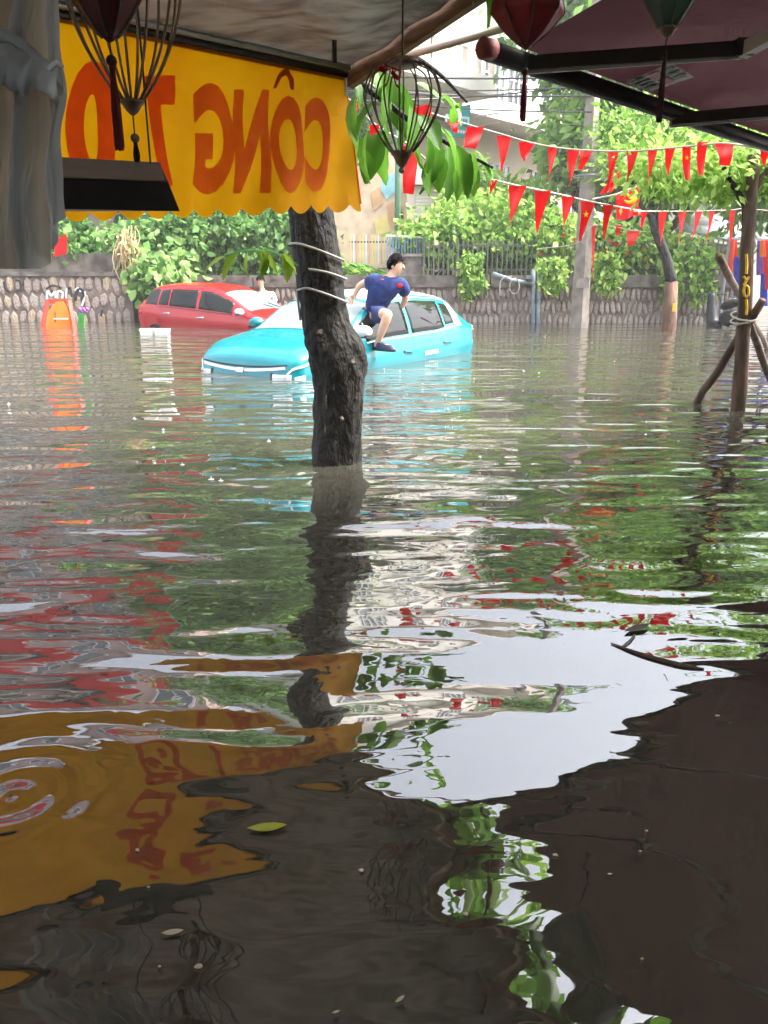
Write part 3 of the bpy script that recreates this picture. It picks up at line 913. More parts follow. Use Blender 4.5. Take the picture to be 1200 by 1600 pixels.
sp = thing('steel_post', 'pair of grey steel posts with a side arm standing against the stone wall', 'post', onz(838, 503))
for px in (834, 842):
    a = onz(px, 504); a.z = -0.56
    MB().tube([a, at(px, 420, a.y)], 0.05, 8).build('post', 'steel_post', sp, smooth=True)
yy = onz(838, 504).y
MB().tube([at(770, 428, yy - 0.1), at(800, 438, yy - 0.1), at(832, 444, yy - 0.08)], [0.055, 0.05, 0.05], 8).build('side_arm', 'steel_post', sp, smooth=True)
MB().box((at(826, 433, yy).x, yy - 0.09, at(826, 433, yy).z), (0.14, 0.1, 0.08)).build('clamp', 'steel_post', sp)
rp = thing('rope_loop', 'pale rope looped over the side arm of the steel post', 'rope', at(804, 440, yy - 0.2))
c = at(804, 447, yy - 0.2)
MB().tube([c + Vector((0.11 * math.cos(a), 0.02 * math.sin(2 * a), 0.17 * math.sin(a))) for a in np.linspace(0, 2 * PI, 21)], 0.014, 5).build('loop', 'rope', rp)
MB().tube(smooth_path([at(781, 462, yy - 0.2), at(782, 440, yy - 0.18), at(790, 433, yy - 0.2), at(800, 432, yy - 0.2)], 5), 0.014, 5).build('tail', 'rope', rp)

wr = random.Random(2)
for i, (xa, ya, xb, yb, Y0, Y1, s) in enumerate(((560, 85, 925, 120, 20, 16.6, .5), (560, 100, 925, 135, 20, 16.6, .6), (570, 118, 925, 150, 20, 16.6, .4), (560, 95, 880, 150, 21, 24, .7),
                                            (600, 128, 860, 140, 22, 26, .5), (560, 105, 925, 175, 21, 16.6, .8))):
    a, b = at(xa, ya, Y0), at(xb, yb, Y1)
    a = a + (a - b) * 2.2
    P = [a.lerp(b, t) - Vector((0, 0, s * 4 * t * (1 - t))) for t in np.linspace(0, 1, 24)]
    o = MB().tube(P, 0.014 if i % 2 else 0.02, 5).build('overhead_wire', 'wire', origin=a)
    tag(o, 'dark overhead wire crossing in front of the white apartment block to the utility pole', 'wire', 'overhead wires')

# ================================================================== PLANTS
rg = np.random.default_rng(3)

def branch_path(a, b, wob, n, rng):
    a, b = Vector(a), Vector(b)
    P = []
    for i in range(n + 1):
        t = i / n
        P.append(a.lerp(b, t) + Vector(rng.normal(size=3) * wob * math.sin(PI * t)))
    return P

def shrub(name, label, cat, centre, radii, ncl, per, crad, size, aspect, m, base_z=0.9, group=None, shape='leaf', droop=0.5, stems=5, seed=1, hollow=0.45):
    r = np.random.default_rng(seed)
    base = (centre[0], centre[1], base_z)
    t = thing(name, label, cat, base, group)
    P, D, T = clumps(r, centre, radii, ncl, per, crad, droop, hollow=hollow)
    leaf_mesh('foliage', P, D, size, aspect, r, m, t, shape, tints=T)
    b = MB()
    for i in range(stems):
        e = Vector(centre) + Vector(r.normal(size=3) * np.array(radii) * 0.5)
        b.tube(branch_path((base[0] + r.normal() * radii[0] * 0.3, base[1], base_z - 0.1), e, 0.12, 5, r), lerp_list([0.035, 0.012], 6), 6)
    b.build('stem', 'brown_bark', t)
    return t

# leafy shrubs hanging over the left wall and behind the red car
SH = [(100, 385, 20.1, 1.0, 0.9, 0.75, 'light green broad-leaved shrub above the painted strokes on the left wall'),
      (225, 400, 20.2, 0.9, 0.9, 1.0, 'broad-leaved shrub at the wall corner above the tail of the red car'),
      (300, 385, 20.3, 1.0, 0.9, 1.05, 'dense green shrub directly above the roof of the red car'),
      (385, 380, 20.4, 1.0, 0.9, 1.1, 'green shrub behind the head of the man by the red car'),
      (455, 385, 20.4, 0.9, 0.9, 1.1, 'green shrub just left of the foreground trunk')]
for i, (x, y, Y, rx, ry, rz, lab) in enumerate(SH):
    c = at(x, y, Y)
    shrub('broad_leaf_shrub', lab, 'shrub', c, (rx, ry, rz), 46, 70, 0.30, 0.165, 0.75, 'leaf_bush', 0.95, 'shrubs over the wall behind the red car', 'broad', 0.55, 6, 20 + i)
# foliage falling down the wall face left of the red car
c = at(235, 432, 19.05)
shrub('trailing_shrub', 'green trailing foliage hanging down the wall corner behind the red hatchback', 'shrub', (c.x + 0.25, 19.05, 1.0), (0.55, 0.25, 0.75), 22, 36, 0.32, 0.2, 0.72, 'leaf_bush', 0.9, None, 'broad', 0.8, 4, 31)
dv = thing('dry_vine', 'straw coloured dead vines hanging at the end of the left wall', 'vine', at(198, 430, 19.2))
b = MB()
for i in range(46):
    x = 182 + rg.uniform(0, 32)
    y0 = 352 + rg.uniform(0, 30)
    L_ = rg.uniform(30, 80)
    b.tube(smooth_path([at(x, y0, 19.35 - rg.uniform(0, .25)), at(x + rg.normal() * 4, y0 + L_ * .5, 19.2 - rg.uniform(0, .3)), at(x + rg.normal() * 5, y0 + L_, 19.15 - rg.uniform(0, .25))], 3), 0.013, 4)
b.build('stem', 'dry_vine', dv)
P, D, T = clumps(rg, at(198, 392, 19.1), (0.25, 0.15, 0.5), 14, 14, 0.2, 0.9)
leaf_mesh('withered_leaves', P, D, 0.13, 0.4, rg, 'dry_vine', dv)

# palm-like plants behind the seated man
for i, (x, y, s, n, lab) in enumerate(((548, 420, 0.9, 26, 'bright palm-like plant between the trunk and the seated man'), (585, 425, 0.75, 22, 'low feathery plant behind the raised arm of the seated man'))):
    c = at(x, y + 10, 19.9)
    t = thing('palm_plant', lab, 'plant', c)
    pts, dr = [], []
    st = MB()
    for k in range(n):
        a = rg.uniform(0, 2 * PI)
        el = rg.uniform(0.35, 1.2)
        Lf = s * rg.uniform(0.7, 1.2)
        prev = None
        Pp = []
        for j in range(14):
            tt = j / 13
            p = Vector(c) + Vector((math.cos(a) * math.cos(el), math.sin(a) * math.cos(el) * 0.6, math.sin(el))) * Lf * tt - Vector((0, 0, 0.7 * Lf * tt * tt))
            Pp.append(p)
            if j > 1:
                for sg_ in (-1, 1):
                    side = Vector((-math.sin(a), math.cos(a), 0)) * sg_
                    pts.append(p); dr.append(tuple(side * 0.8 + Vector((math.cos(a), math.sin(a), -0.45)) * 0.7))
        st.tube(Pp, lerp_list([0.014, 0.004], 14), 4)
    st.build('rib', 'stem_green', t)
    leaf_mesh('fronds', pts, dr, 0.27 * s, 0.2, rg, 'leaf_vine', t)

# creepers over the long wall
CR = [(690, 372, 20.0, 0.75, 0.55, 0.5, 'creeper mound right of the blue railing'), (748, 350, 20.6, 1.0, 0.8, 0.95, 'tall creeper mass left of the steel posts'),
      (800, 372, 20.0, 0.8, 0.6, 0.8, 'creeper clump above the rope loop on the wall'), (862, 382, 19.7, 0.75, 0.6, 0.62, 'creeper clump just left of the utility pole'),
      (945, 392, 19.5, 0.75, 0.6, 0.6, 'flowering creeper clump just right of the utility pole'), (1000, 398, 19.4, 0.65, 0.55, 0.5, 'creeper clump hanging left of the forked slender tree'),
      (1060, 405, 19.2, 0.6, 0.5, 0.42, 'light green creeper right of the forked slender tree')]
for i, (x, y, Y, rx, ry, rz, lab) in enumerate(CR):
    c = at(x, y, Y)
    shrub('creeper', lab, 'creeper', c, (rx * 1.25, ry, rz * 1.05), 52, 46, 0.34, 0.15, 0.7, 'leaf_vine', 1.05, 'creepers along the long wall', 'broad', 0.6, 5, 50 + i)
hv = np.random.default_rng(77)
for i, (x, y0, y1, n, lab) in enumerate(((735, 415, 470, 8, 'thin creeper trail hanging down the wall left of the rope loop'), (862, 420, 452, 7, 'short creeper trail over the wall cap by the steel posts'),
                                        (955, 415, 455, 9, 'creeper trail hanging over the wall cap right of the utility pole'), (1090, 420, 470, 9, 'yellow-green creeper trail dangling right of the forked tree'),
                                        (1052, 425, 468, 7, 'bright leafy creeper tip hanging in front of the forked tree'))):
    t = thing('creeper_trail', lab, 'creeper', at(x, y0, 18.5))
    pts, dr = [], []
    b = MB()
    for k in range(n):
        xo = x + hv.normal() * 9
        Yw = 18.95 - (x - 700) * 0.0012 - 0.3
        Ls = (y1 - y0) * hv.uniform(0.5, 1.05)
        path = [at(xo + hv.normal() * 3 * q, y0 - 14 + (Ls + 14) * q, Yw - 0.12 * q) for q in np.linspace(0, 1, 7)]
        b.tube(path, 0.008, 4)
        for p in path:
            for _ in range(9):
                pts.append(tuple(Vector(p) + Vector(hv.normal(size=3) * 0.06))); d = hv.normal(size=3) * 0.7; d[2] -= 0.8; dr.append(tuple(d))
    b.build('stem', 'stem_green', t)
    leaf_mesh('foliage', pts, dr, 0.13, 0.6, hv, 'leaf_vine', t, 'broad')
# orange and red blossoms scattered in the creepers
fb = thing('trumpet_blossoms', 'orange blossoms dotted through the creepers near the utility pole', 'flower', at(930, 400, 19))
for k in range(22):
    x, y = hv.choice([845, 900, 935, 960, 985, 930]) + hv.normal() * 10, 395 + hv.normal() * 14
    p = at(x, y, 18.95 - hv.uniform(0, .25))
    MB().lathe(p, [(0.01, -0.05), (0.035, 0.0), (0.06, 0.04), (0.02, 0.03)], 7).build('blossom', 'orange_plastic' if k % 3 else 'red_plastic', fb)

# trees beyond the wall
def tree(name, label, base, top, trunk_r, crown, leaf, seed, m_bark='brown_bark', group='trees beyond the wall', limbs=6, size=0.2, aspect=0.5, ncl=60, per=60, crad=0.7, droop=0.4, shape='leaf', hollow=0.4):
    r = np.random.default_rng(seed)
    t = thing(name, label, 'tree', base, group)
    b = MB()
    P = branch_path(base, top, trunk_r * 1.2, 7, r)
    b.tube(P, lerp_list([trunk_r, trunk_r * 0.55], 8), 9, 0.06, seed)
    b.build('trunk', m_bark, t, smooth=True)
    cc, rad = crown
    for k in range(limbs):
        e = Vector(cc) + Vector(r.normal(size=3)) * 0.5 * Vector(rad).length / 1.7
        s = P[4 + k % 4]
        MB().tube(branch_path(s, e, 0.2, 5, r), lerp_list([trunk_r * 0.45, trunk_r * 0.1], 6), 6).build('limb', m_bark, t)
    Pp, D, T = clumps(r, cc, rad, ncl, per, crad, droop, hollow=hollow)
    leaf_mesh('crown', Pp, D, size, aspect, r, leaf, t, shape, tints=T)
    return t

def far_tree(x, y, Y, rx, rz, seed, lab, leaf='leaf_far', ncl=70, per=60, size=0.26, ry=None):
    c = at(x, y, Y)
    return tree('leafy_tree', lab, (c.x, Y, 0.9), (c.x, Y, c.z - rz * 0.3), 0.16, (c, (rx, ry or rx * 0.8, rz)), leaf, seed, ncl=ncl, per=per, crad=rx * 0.34, size=size)

far_tree(932, 222, 23.5, 1.35, 1.3, 101, 'bright leafy tree left of the utility pole top', 'leaf_tree', 80, 70, 0.3)
far_tree(985, 240, 25, 2.0, 1.7, 102, 'leafy tree right of the utility pole beneath the maroon awning', 'leaf_tree', 80, 70, 0.28)
far_tree(800, 322, 23.5, 1.1, 0.6, 103, 'low leafy tree in front of the white building ground storey', 'leaf_vine', 50, 60, 0.24)
far_tree(735, 320, 23, 0.9, 1.0, 104, 'leafy tree right of the roller shutter', 'leaf_vine', 44, 60, 0.2)
far_tree(560, 290, 25.5, 1.7, 2.2, 105, 'tree with pale foliage behind the wire lantern', 'leaf_far', 70, 60, 0.26)
far_tree(300, 60, 24.5, 3.0, 6.0, 106, 'tall green tree mirrored in the flood left of the trunk', 'leaf_far', 120, 80, 0.4)
far_tree(420, 40, 26, 2.8, 6.0, 107, 'tall green tree mirrored in the flood beside the trunk', 'leaf_far', 120, 80, 0.4)
far_tree(1080, 120, 23, 3.0, 3.0, 108, 'tall tree mirrored in the flood at the right', 'leaf_tree', 110, 80, 0.36)
far_tree(930, 20, 26, 2.4, 2.6, 110, 'tall tree hidden above the maroon awning and mirrored in the flood', 'leaf_far', 90, 80, 0.36)
far_tree(1250, 180, 20, 2.6, 3.0, 109, 'tree past the right edge, mirrored in the flood', 'leaf_tree', 90, 70, 0.34)

# slender forked tree against the wall
fk0 = onz(1046, 516); Yf = fk0.y; fk0.z = -0.56
ft = thing('forked_tree', 'slender dark forked tree with reddish painted foot before the stone wall', 'tree', onz(1046, 516))
MB().tube([fk0, at(1046, 500, Yf), at(1049, 440, Yf)], [0.145, 0.135, 0.125], 10, 0.04, 1).build('painted_foot', 'red_paint_bark', ft, smooth=True)
MB().tube(smooth_path([at(1049, 440, Yf), at(1040, 400, Yf), at(1024, 360, Yf)], 4), lerp_list([0.12, 0.095, 0.085], 9), 9, 0.05, 2).build('trunk', 'dark_bark', ft, smooth=True)
MB().tube(smooth_path([at(1024, 362, Yf), at(1018, 340, Yf), at(1005, 322, Yf), at(996, 300, Yf), at(985, 270, Yf)], 4), lerp_list([0.085, 0.06, 0.05, 0.04], 17), 8, 0.05, 3).build('limb', 'dark_bark', ft, smooth=True)
MB().tube(smooth_path([at(1024, 362, Yf), at(1032, 335, Yf), at(1030, 305, Yf), at(1036, 285, Yf), at(1050, 255, Yf)], 4), lerp_list([0.085, 0.07, 0.06, 0.04], 17), 8, 0.05, 4).build('limb', 'dark_bark', ft, smooth=True)
MB().box((at(1049, 480, Yf).x, Yf - 0.142, at(1049, 480, Yf).z), (0.06, 0.02, 0.16)).build('paint_mark', 'yellow_paint', ft)
r = np.random.default_rng(200)
P, D, T = clumps(r, at(1010, 225, Yf + 0.6), (1.5, 1.2, 0.55), 46, 70, 0.45, 0.3)
leaf_mesh('crown', P, D, 0.15, 0.5, r, 'leaf_fine', ft, tints=T)

# young street tree on the right, staked with poles
st0 = onz(1153, 640); Ys = st0.y; st0.z = -0.56
sx_ = thing('street_tree', 'young street tree with yellow painted digits, staked by crossed poles at the right edge', 'tree', onz(1153, 640))
MB().tube(smooth_path([st0, at(1153, 640, Ys), at(1160, 540, Ys), at(1165, 460, Ys), at(1168, 380, Ys), at(1175, 295, Ys), at(1178, 240, Ys)], 3), lerp_list([0.064, 0.058, 0.053, 0.05, 0.048, 0.044, 0.04], 19), 10, 0.06, 9).build('trunk', 'brown_bark', sx_, smooth=True)
MB().tube(smooth_path([at(1166, 440, Ys + .05), at(1163, 400, Ys + .05), at(1165, 330, Ys + .05), at(1158, 310, Ys + .05), at(1146, 290, Ys + .1), at(1130, 262, Ys + .1)], 3), lerp_list([0.03, 0.028, 0.025, 0.018], 16), 8, 0.05, 8).build('limb', 'dark_bark', sx_, smooth=True)
MB().tube(smooth_path([at(1176, 300, Ys), at(1196, 270, Ys), at(1230, 240, Ys)], 4), lerp_list([0.03, 0.015], 9), 6).build('limb', 'brown_bark', sx_, smooth=True)
for (y0, y1, kind) in ((397, 428, 0), (432, 446, 1), (446, 464, 2), (468, 492, 0)):
    Pm = []
    xc = 1166
    ym, hh = (y0 + y1) / 2, (y1 - y0) / 2
    if kind == 0: seq = [(0, -hh), (1, 0), (0, hh)]
    elif kind == 1: seq = [(-4, -hh), (0, 0), (4, -hh), (-4, hh)]
    else: seq = [(4 * math.cos(a), hh * math.sin(a)) for a in np.linspace(0, 2 * PI, 9)]
    MB().tube([at(xc + dx, ym + dy, Ys - 0.054) for dx, dy in seq], 0.011, 5).build('painted_digit', 'yellow_paint', sx_)
r = np.random.default_rng(201)
P1, D1, T1 = clumps(r, at(1165, 252, Ys + 0.3), (0.95, 0.5, 0.17), 60, 70, 0.2, 0.2)
P2, D2, T2 = clumps(r, at(1060, 275, Ys + 0.7), (0.5, 0.4, 0.1), 26, 50, 0.15, 0.2)
leaf_mesh('crown', np.concatenate([P1, P2]), np.concatenate([D1, D2]), 0.065, 0.5, r, 'leaf_fine', sx_, tints=np.concatenate([T1, T2]))
for i, (pts, lab, r0) in enumerate((((onz(1092, 629), at(1192, 468, 6.0)), 'rough wooden stake leaning right across the street tree', 0.034),
                                (((onz(1210, 612)), at(1162, 480, 6.15)), 'rough wooden stake leaning left from the right edge', 0.03),
                                ((onz(1200, 545), at(1123, 400, 6.9)), 'brown wooden stake crossing behind the street tree', 0.034))):
    a, b = Vector(pts[0]), Vector(pts[1])
    a2 = a + (a - b).normalized() * 0.55
    o = MB().tube(branch_path(a2, b, 0.012, 7, r), lerp_list([r0 * 1.05, r0 * 0.9], 8), 9, 0.16, i).build('support_stake', 'pole_wood', smooth=True, origin=(a.x, a.y, 0))
    tag(o, lab, 'stake', 'stakes around the street tree')
tw = thing('tie_rope', 'pale rope tying the stakes to the street tree', 'rope', at(1160, 500, 6.0))
for k in range(3):
    c = at(1163, 494 + k * 5, 6.07)
    MB().tube([c + Vector((0.095 * math.cos(a), 0.1 * math.sin(a), 0.03 * math.sin(a + k))) for a in np.linspace(0, 2 * PI, 17)], 0.007, 5).build('turn', 'rope', tw)

# front line of the left awning
TL, TR = at(100, 30, 3.2), at(537, 121, 3.95)
BL, BR = at(100, 332, 3.2), at(566, 318, 3.93)
fdir = (TR - TL); fdir.z = 0; fdir.normalize()
BK = Vector((fdir.y, -fdir.x, 0))          # from the banner line back toward the shop


# ================================================================== FOREGROUND TREE
Yt = 4.3
ftre = thing('street_tree', 'dark wet tree trunk standing in the flood in front of the teal car', 'tree', onz(525, 720))
rows = [(525, 790, 80), (525, 720, 79), (529, 660, 76), (531, 600, 81), (529, 568, 93), (522, 538, 92), (509, 500, 74), (500, 430, 73), (487, 345, 72), (478, 270, 72), (462, 170, 72), (440, 50, 74), (425, -80, 74), (430, -260, 70)]
cps = []
for x, y, w in rows:
    p = at(x, y, Yt)
    cps.append((p, w / 2 * mpp(p)))
P = smooth_path([c[0] for c in cps], 5)
rad = lerp_list([c[1] for c in cps], len(P))
trng = random.Random(4)
bark = MB()
# bark surface with lumps, ridges and a swelling on the right
n = 44
vs, fs = [], []
for i, p in enumerate(P):
    for k in range(n):
        a = 2 * PI * k / n
        lump = 0.035 * math.sin(3 * a + i * 0.33) + 0.03 * math.sin(5 * a - i * 0.21 + 1) + 0.028 * math.sin(9 * a + i * 0.5) + 0.02 * math.sin(14 * a - i * 0.9) + trng.uniform(-0.03, 0.03)
        rr = rad[i] * (0.97 + lump)
        vs.append((p.x + math.cos(a) * rr, p.y + math.sin(a) * rr, p.z))
for i in range(len(P) - 1):
    for k in range(n):
        k2 = (k + 1) % n
        fs.append((i * n + k, i * n + k2, (i + 1) * n + k2, (i + 1) * n + k))
bark.add(vs, fs)
bark.build('trunk', 'dark_bark', ftre, smooth=True)
for (x, y, w, h) in ((551, 562, 11, 13), (513, 620, 5, 42), (511, 668, 5, 26), (536, 648, 8, 12), (468, 368, 4, 6), (503, 518, 14, 14), (540, 585, 4, 12), (524, 600, 6, 18)):
    p = at(x, y, Yt)
    k = mpp(p)
    # find the bark surface at this height
    j = min(range(len(P)), key=lambda q: abs(P[q].z - p.z))
    dx = p.x - P[j].x
    rr = rad[j]
    dy = -math.sqrt(max(rr * rr - dx * dx, 0.0)) * 0.985
    c = Vector((P[j].x + dx, P[j].y + dy, p.z))
    b = MB()
    m_ = 9
    ring = [c + Vector((math.cos(2 * PI * q / m_) * w * k / 2 * trng.uniform(0.75, 1.2), 0.012, math.sin(2 * PI * q / m_) * h * k / 2 * trng.uniform(0.75, 1.2))) for q in range(m_)]
    b.add(ring + [c + Vector((0, -0.012, 0))], [(q, (q + 1) % m_, m_) for q in range(m_)])
    b.build('bark_scar', 'bark_patch', ftre)
# roots of the crown: limbs passing over the banner toward the street
LIMB = [[P[-12], at(470, 40, 4.2), at(535, 110, 4.1), at(590, 150, 4.0), at(650, 195, 3.95), at(720, 235, 3.95), at(770, 262, 4.0)],
        [P[-8], at(520, 20, 4.4), at(600, 60, 4.5), at(680, 110, 4.6), at(730, 160, 4.7)],
        [P[-5], at(470, -160, 4.1), at(560, -260, 3.7), at(700, -420, 3.3)],
        [P[-1], at(380, -400, 4.6), at(300, -520, 4.8)],
        [P[-1], at(500, -420, 4.6), at(640, -560, 4.8)]]
for i, L_ in enumerate(LIMB):
    q = smooth_path(L_, 4)
    MB().tube(q, lerp_list([0.03, 0.016, 0.007] if i < 2 else [0.08, 0.05, 0.02], len(q)), 7).build('limb', 'dark_bark', ftre, smooth=True)

# one broad leaf shape shared by all the big leaves
def big_leaf():
    b = MB()
    nu, nv = 8, 4
    vs = []
    for i in range(nu + 1):
        t = i / nu
        w = 0.29 * (math.sin(PI * min(1, t * 0.97 + 0.015)) ** 0.75) * (1.08 - 0.3 * t)
        for j in range(nv + 1):
            s = (j / nv - 0.5) * 2
            vs.append((s * w, t, 0.10 * abs(s) * w * 3 - 0.22 * t * t + 0.022 * math.sin(t * 26) * abs(s)))
    fs = [(i * (nv + 1) + j, i * (nv + 1) + j + 1, (i + 1) * (nv + 1) + j + 1, (i + 1) * (nv + 1) + j) for i in range(nu) for j in range(nv)]
    b.add(vs, fs)
    me = bpy.data.meshes.new('leaf')
    me.from_pydata(b.v, [], b.f)
    me.polygons.foreach_set('use_smooth', [True] * len(me.polygons))
    me.materials.append(M['leaf_big'])
    a = me.attributes.new('tint', 'FLOAT', 'FACE')
    a.data.foreach_set('value', [0.3] * len(me.polygons))
    return me
LEAF = big_leaf()
SPRIG = LEAF.copy()
SPRIG.materials[0] = M['leaf_sprig']

def put_leaf(parent, p, d, roll, L_, name='leaf'):
    o = bpy.data.objects.new(name, LEAF)
    COL.objects.link(o)
    o.parent = parent
    base = WORLD[parent.name]
    d = Vector(d).normalized()
    q = d.to_track_quat('Y', 'Z').to_matrix().to_4x4() @ Matrix.Rotation(roll, 4, 'Y')
    o.matrix_local = Matrix.Translation(Vector(p) - base) @ q @ Matrix.Diagonal((L_ * lr.uniform(0.7, 1.08), L_, L_ * lr.uniform(0.6, 1.9), 1.0))
    return o

lr = random.Random(21)
# leaves along the branch in view: (x, y, pointing dx, dy in the picture, length in pixels)
for (x, y, dx, dy, L_) in ((556, 150, -10, 60, 78), (560, 195, -14, 60, 80), (575, 205, -20, 70, 76), (590, 210, -18, 60, 74), (600, 205, -8, 70, 80), (585, 160, -40, 40, 70), (570, 235, 10, 50, 50),
                           (600, 130, 5, 60, 70), (615, 130, 14, 60, 80), (632, 140, 4, 70, 88), (612, 165, -16, 60, 74), (640, 165, 8, 60, 76), (655, 180, 26, 30, 66),
                           (655, 205, -5, 60, 66), (668, 215, 5, 50, 64), (665, 190, 40, 20, 60), (690, 200, 30, 36, 66), (680, 215, 4, 60, 84), (700, 225, 10, 60, 86), (712, 228, 24, 50, 80),
                           (725, 225, -8, 60, 70), (735, 235, 16, 60, 66), (742, 235, 40, 34, 60), (716, 250, 4, 60, 62), (750, 250, 28, 30, 44), (738, 255, 4, 40, 50), (690, 245, -8, 50, 60), (672, 250, -6, 40, 56),
                           (650, 130, 30, 10, 60), (690, 150, 40, 30, 58), (545, 115, 30, 50, 60), (705, 195, 10, -30, 40), (590, 110, 20, 50, 60)):
    Y = 3.95 + lr.uniform(-0.22, 0.22)
    p = at(x, y, Y)
    k = mpp(p)
    d = Vector((dx, lr.uniform(-25, 15), -dy))
    put_leaf(ftre, p, d, lr.uniform(-0.9, 0.9), L_ * k * 0.95)
# the leaves over the gap between the awnings
for k in range(300):
    t = lr.random()
    s_ = 0.7 + 3.6 * t
    q = TR + BK * s_ + fdir * (0.17 + lr.gauss(0, 0.13)) + Vector((0, 0, 0.17 * s_ + 0.12 + lr.uniform(0, 0.5)))
    put_leaf(ftre, q, (lr.gauss(0, 1), lr.gauss(0, 1), -0.9), lr.uniform(-1, 1), lr.uniform(0.16, 0.3))
r = np.random.default_rng(301)
Pc, Dc, Tc = clumps(r, (-0.9, 4.6, 4.6), (1.9, 1.6, 1.0), 40, 26, 0.6, 0.5)
Pd, Dd, Td = clumps(r, (0.35, 4.75, 4.25), (0.85, 0.8, 0.9), 26, 20, 0.4, 0.5)
Pc, Dc, Tc = np.concatenate([Pc, Pd]), np.concatenate([Dc, Dd]), np.concatenate([Tc, Td])
leaf_mesh('crown', Pc, Dc, 0.24, 0.55, r, 'leaf_big', ftre, 'broad', tints=Tc)
# sprig on the left of the trunk
tw_ = MB().tube(smooth_path([at(466, 415, 4.15), at(430, 395, 4.1), at(385, 392, 4.05), at(350, 400, 4.05)], 4), 0.005, 5).build('twig', 'stem_green', ftre)
for (x, y, dx, dy, L_) in ((445, 395, 10, 44, 44), (425, 392, -26, 30, 46), (412, 390, 2, 46, 42), (388, 392, -8, 42, 42), (372, 396, -30, 30, 46), (352, 400, -30, 16, 40), (400, 396, 30, 16, 44), (436, 400, 24, 10, 40)):
    p = at(x, y, 4.07)
    o = put_leaf(ftre, p, Vector((dx, lr.uniform(-20, 10), -dy)), lr.uniform(-0.7, 0.7), L_ * mpp(p))
    o.data = SPRIG

# ---- white cables wound round the trunk
def wound(pts, lab, rr=0.0065):
    path = []
    for x, y, side in pts:
        p = at(x, y, Yt)
        j = min(range(len(P)), key=lambda q: abs(P[q].z - p.z))
        dx = max(-1, min(1, (p.x - P[j].x) / (rad[j] * 1.02)))
        path.append(Vector((P[j].x + dx * rad[j] * 1.06, P[j].y - side * math.sqrt(1 - dx * dx) * rad[j] * 1.06 - side * 0.012, p.z)))
    o = MB().tube(smooth_path(path, 5), rr, 7).build('wound_cable', 'white_cable', smooth=True)
    return tag(o, lab, 'cable', 'white cables wound round the trunk')
wound([(522, 392, -1), (490, 384, -1), (455, 382, 1), (470, 382, 1), (495, 390, 1), (515, 398, 1), (534, 406, 1), (537, 408, -1)], 'highest white cable wound round the dark trunk')
wound([(486, 421, 1), (505, 424, 1), (520, 428, 1), (535, 434, 1), (537, 436, -1), (500, 432, -1)], 'middle white cable wound round the dark trunk')
wound([(471, 500, 1), (468, 470, 1), (466, 455, 1), (474, 452, 1), (484, 450, 1), (505, 456, 1), (525, 464, 1), (540, 471, 1), (541, 472, -1)], 'lowest white cable wound round the dark trunk, with a tail down its left edge')

# ================================================================== LEFT AWNING AND BANNER
def ban(u, v):
    p = TL.lerp(TR, u).lerp(BL.lerp(BR, u), v)
    wob = 0.018 * math.sin(u * 9 + 1) * v + 0.008 * math.sin(u * 41 + v * 6) * v + 0.012 * math.sin(u * 17 + v * 3) * v + 0.006 * math.sin(u * 23 + v * 4) * v + 0.02 * math.exp(-((u - 0.97) / 0.1) ** 2) * math.sin(v * 5)
    return p + BK * wob

av = thing('tarpaulin_awning', 'grey tarpaulin awning with brown edge beam over the orange banner', 'awning', TR)
def canopy_l(u, v):
    uu = -3.4 + 4.4 * u  # unseen left run lengthened to block light and darken the near water
    p = TL.lerp(TR, uu) if uu > -9 else TL
    t = v * 5.4
    sag = -0.035 * math.sin(PI * ((uu * 3.2) % 1.0)) - 0.02 * math.sin(t * 5 + uu * 7) * 0.5 - 0.012 * math.sin(t * 17 + uu * 3)
    return p + BK * t + Vector((0, 0, 0.03 + 0.17 * t + sag * min(1, t * 2)))
MB().grid(canopy_l, 130, 90).build('canopy', 'grey_tarp', av, smooth=True)
MB().tube([TL.lerp(TR, -3.4) + Vector((0, 0, 0.015)), TR + fdir * 0.03 + Vector((0, 0, 0.015))], 0.02, 10).build('front_bar', 'dark_metal', av, smooth=True)
MB().tube([TL.lerp(TR, -3.4) + BK * 0.05 + Vector((0, 0, 0.03)), TR + BK * 0.05 + Vector((0, 0, 0.03))], 0.014, 8).build('front_bar', 'grey_metal', av, smooth=True)
e0 = TR + fdir * 0.03 + BK * 0.0
MB().bar(e0 + Vector((0, 0, 0.0)), e0 + BK * 5.2 + Vector((0, 0, 0.17 * 5.2)), 0.035, 0.085).build('edge_beam', 'beam_wood', av)
for t in (1.2, 2.4, 3.6):
    a = TL.lerp(TR, -3.4) + BK * t + Vector((0, 0, 0.17 * t + 0.06)); b = TR + BK * t + Vector((0, 0, 0.17 * t + 0.06))
    MB().bar(a, b, 0.03).build('cross_bar', 'grey_metal', av)
MB().tube([at(522, -60, 3.5), at(522, 20, 3.55), at(523, 98, 3.62)], 0.011, 6).build('hanger', 'cord', av)
c = TR + fdir * 0.05
MB().box(c + Vector((0.01, 0, -0.005)), (0.07, 0.04, 0.025)).build('corner_bracket', 'dark_metal', av)
MB().tube([at(540, 122, 3.93), at(541, 150, 3.93)], 0.008, 6).build('corner_pin', 'pale_plastic', av)

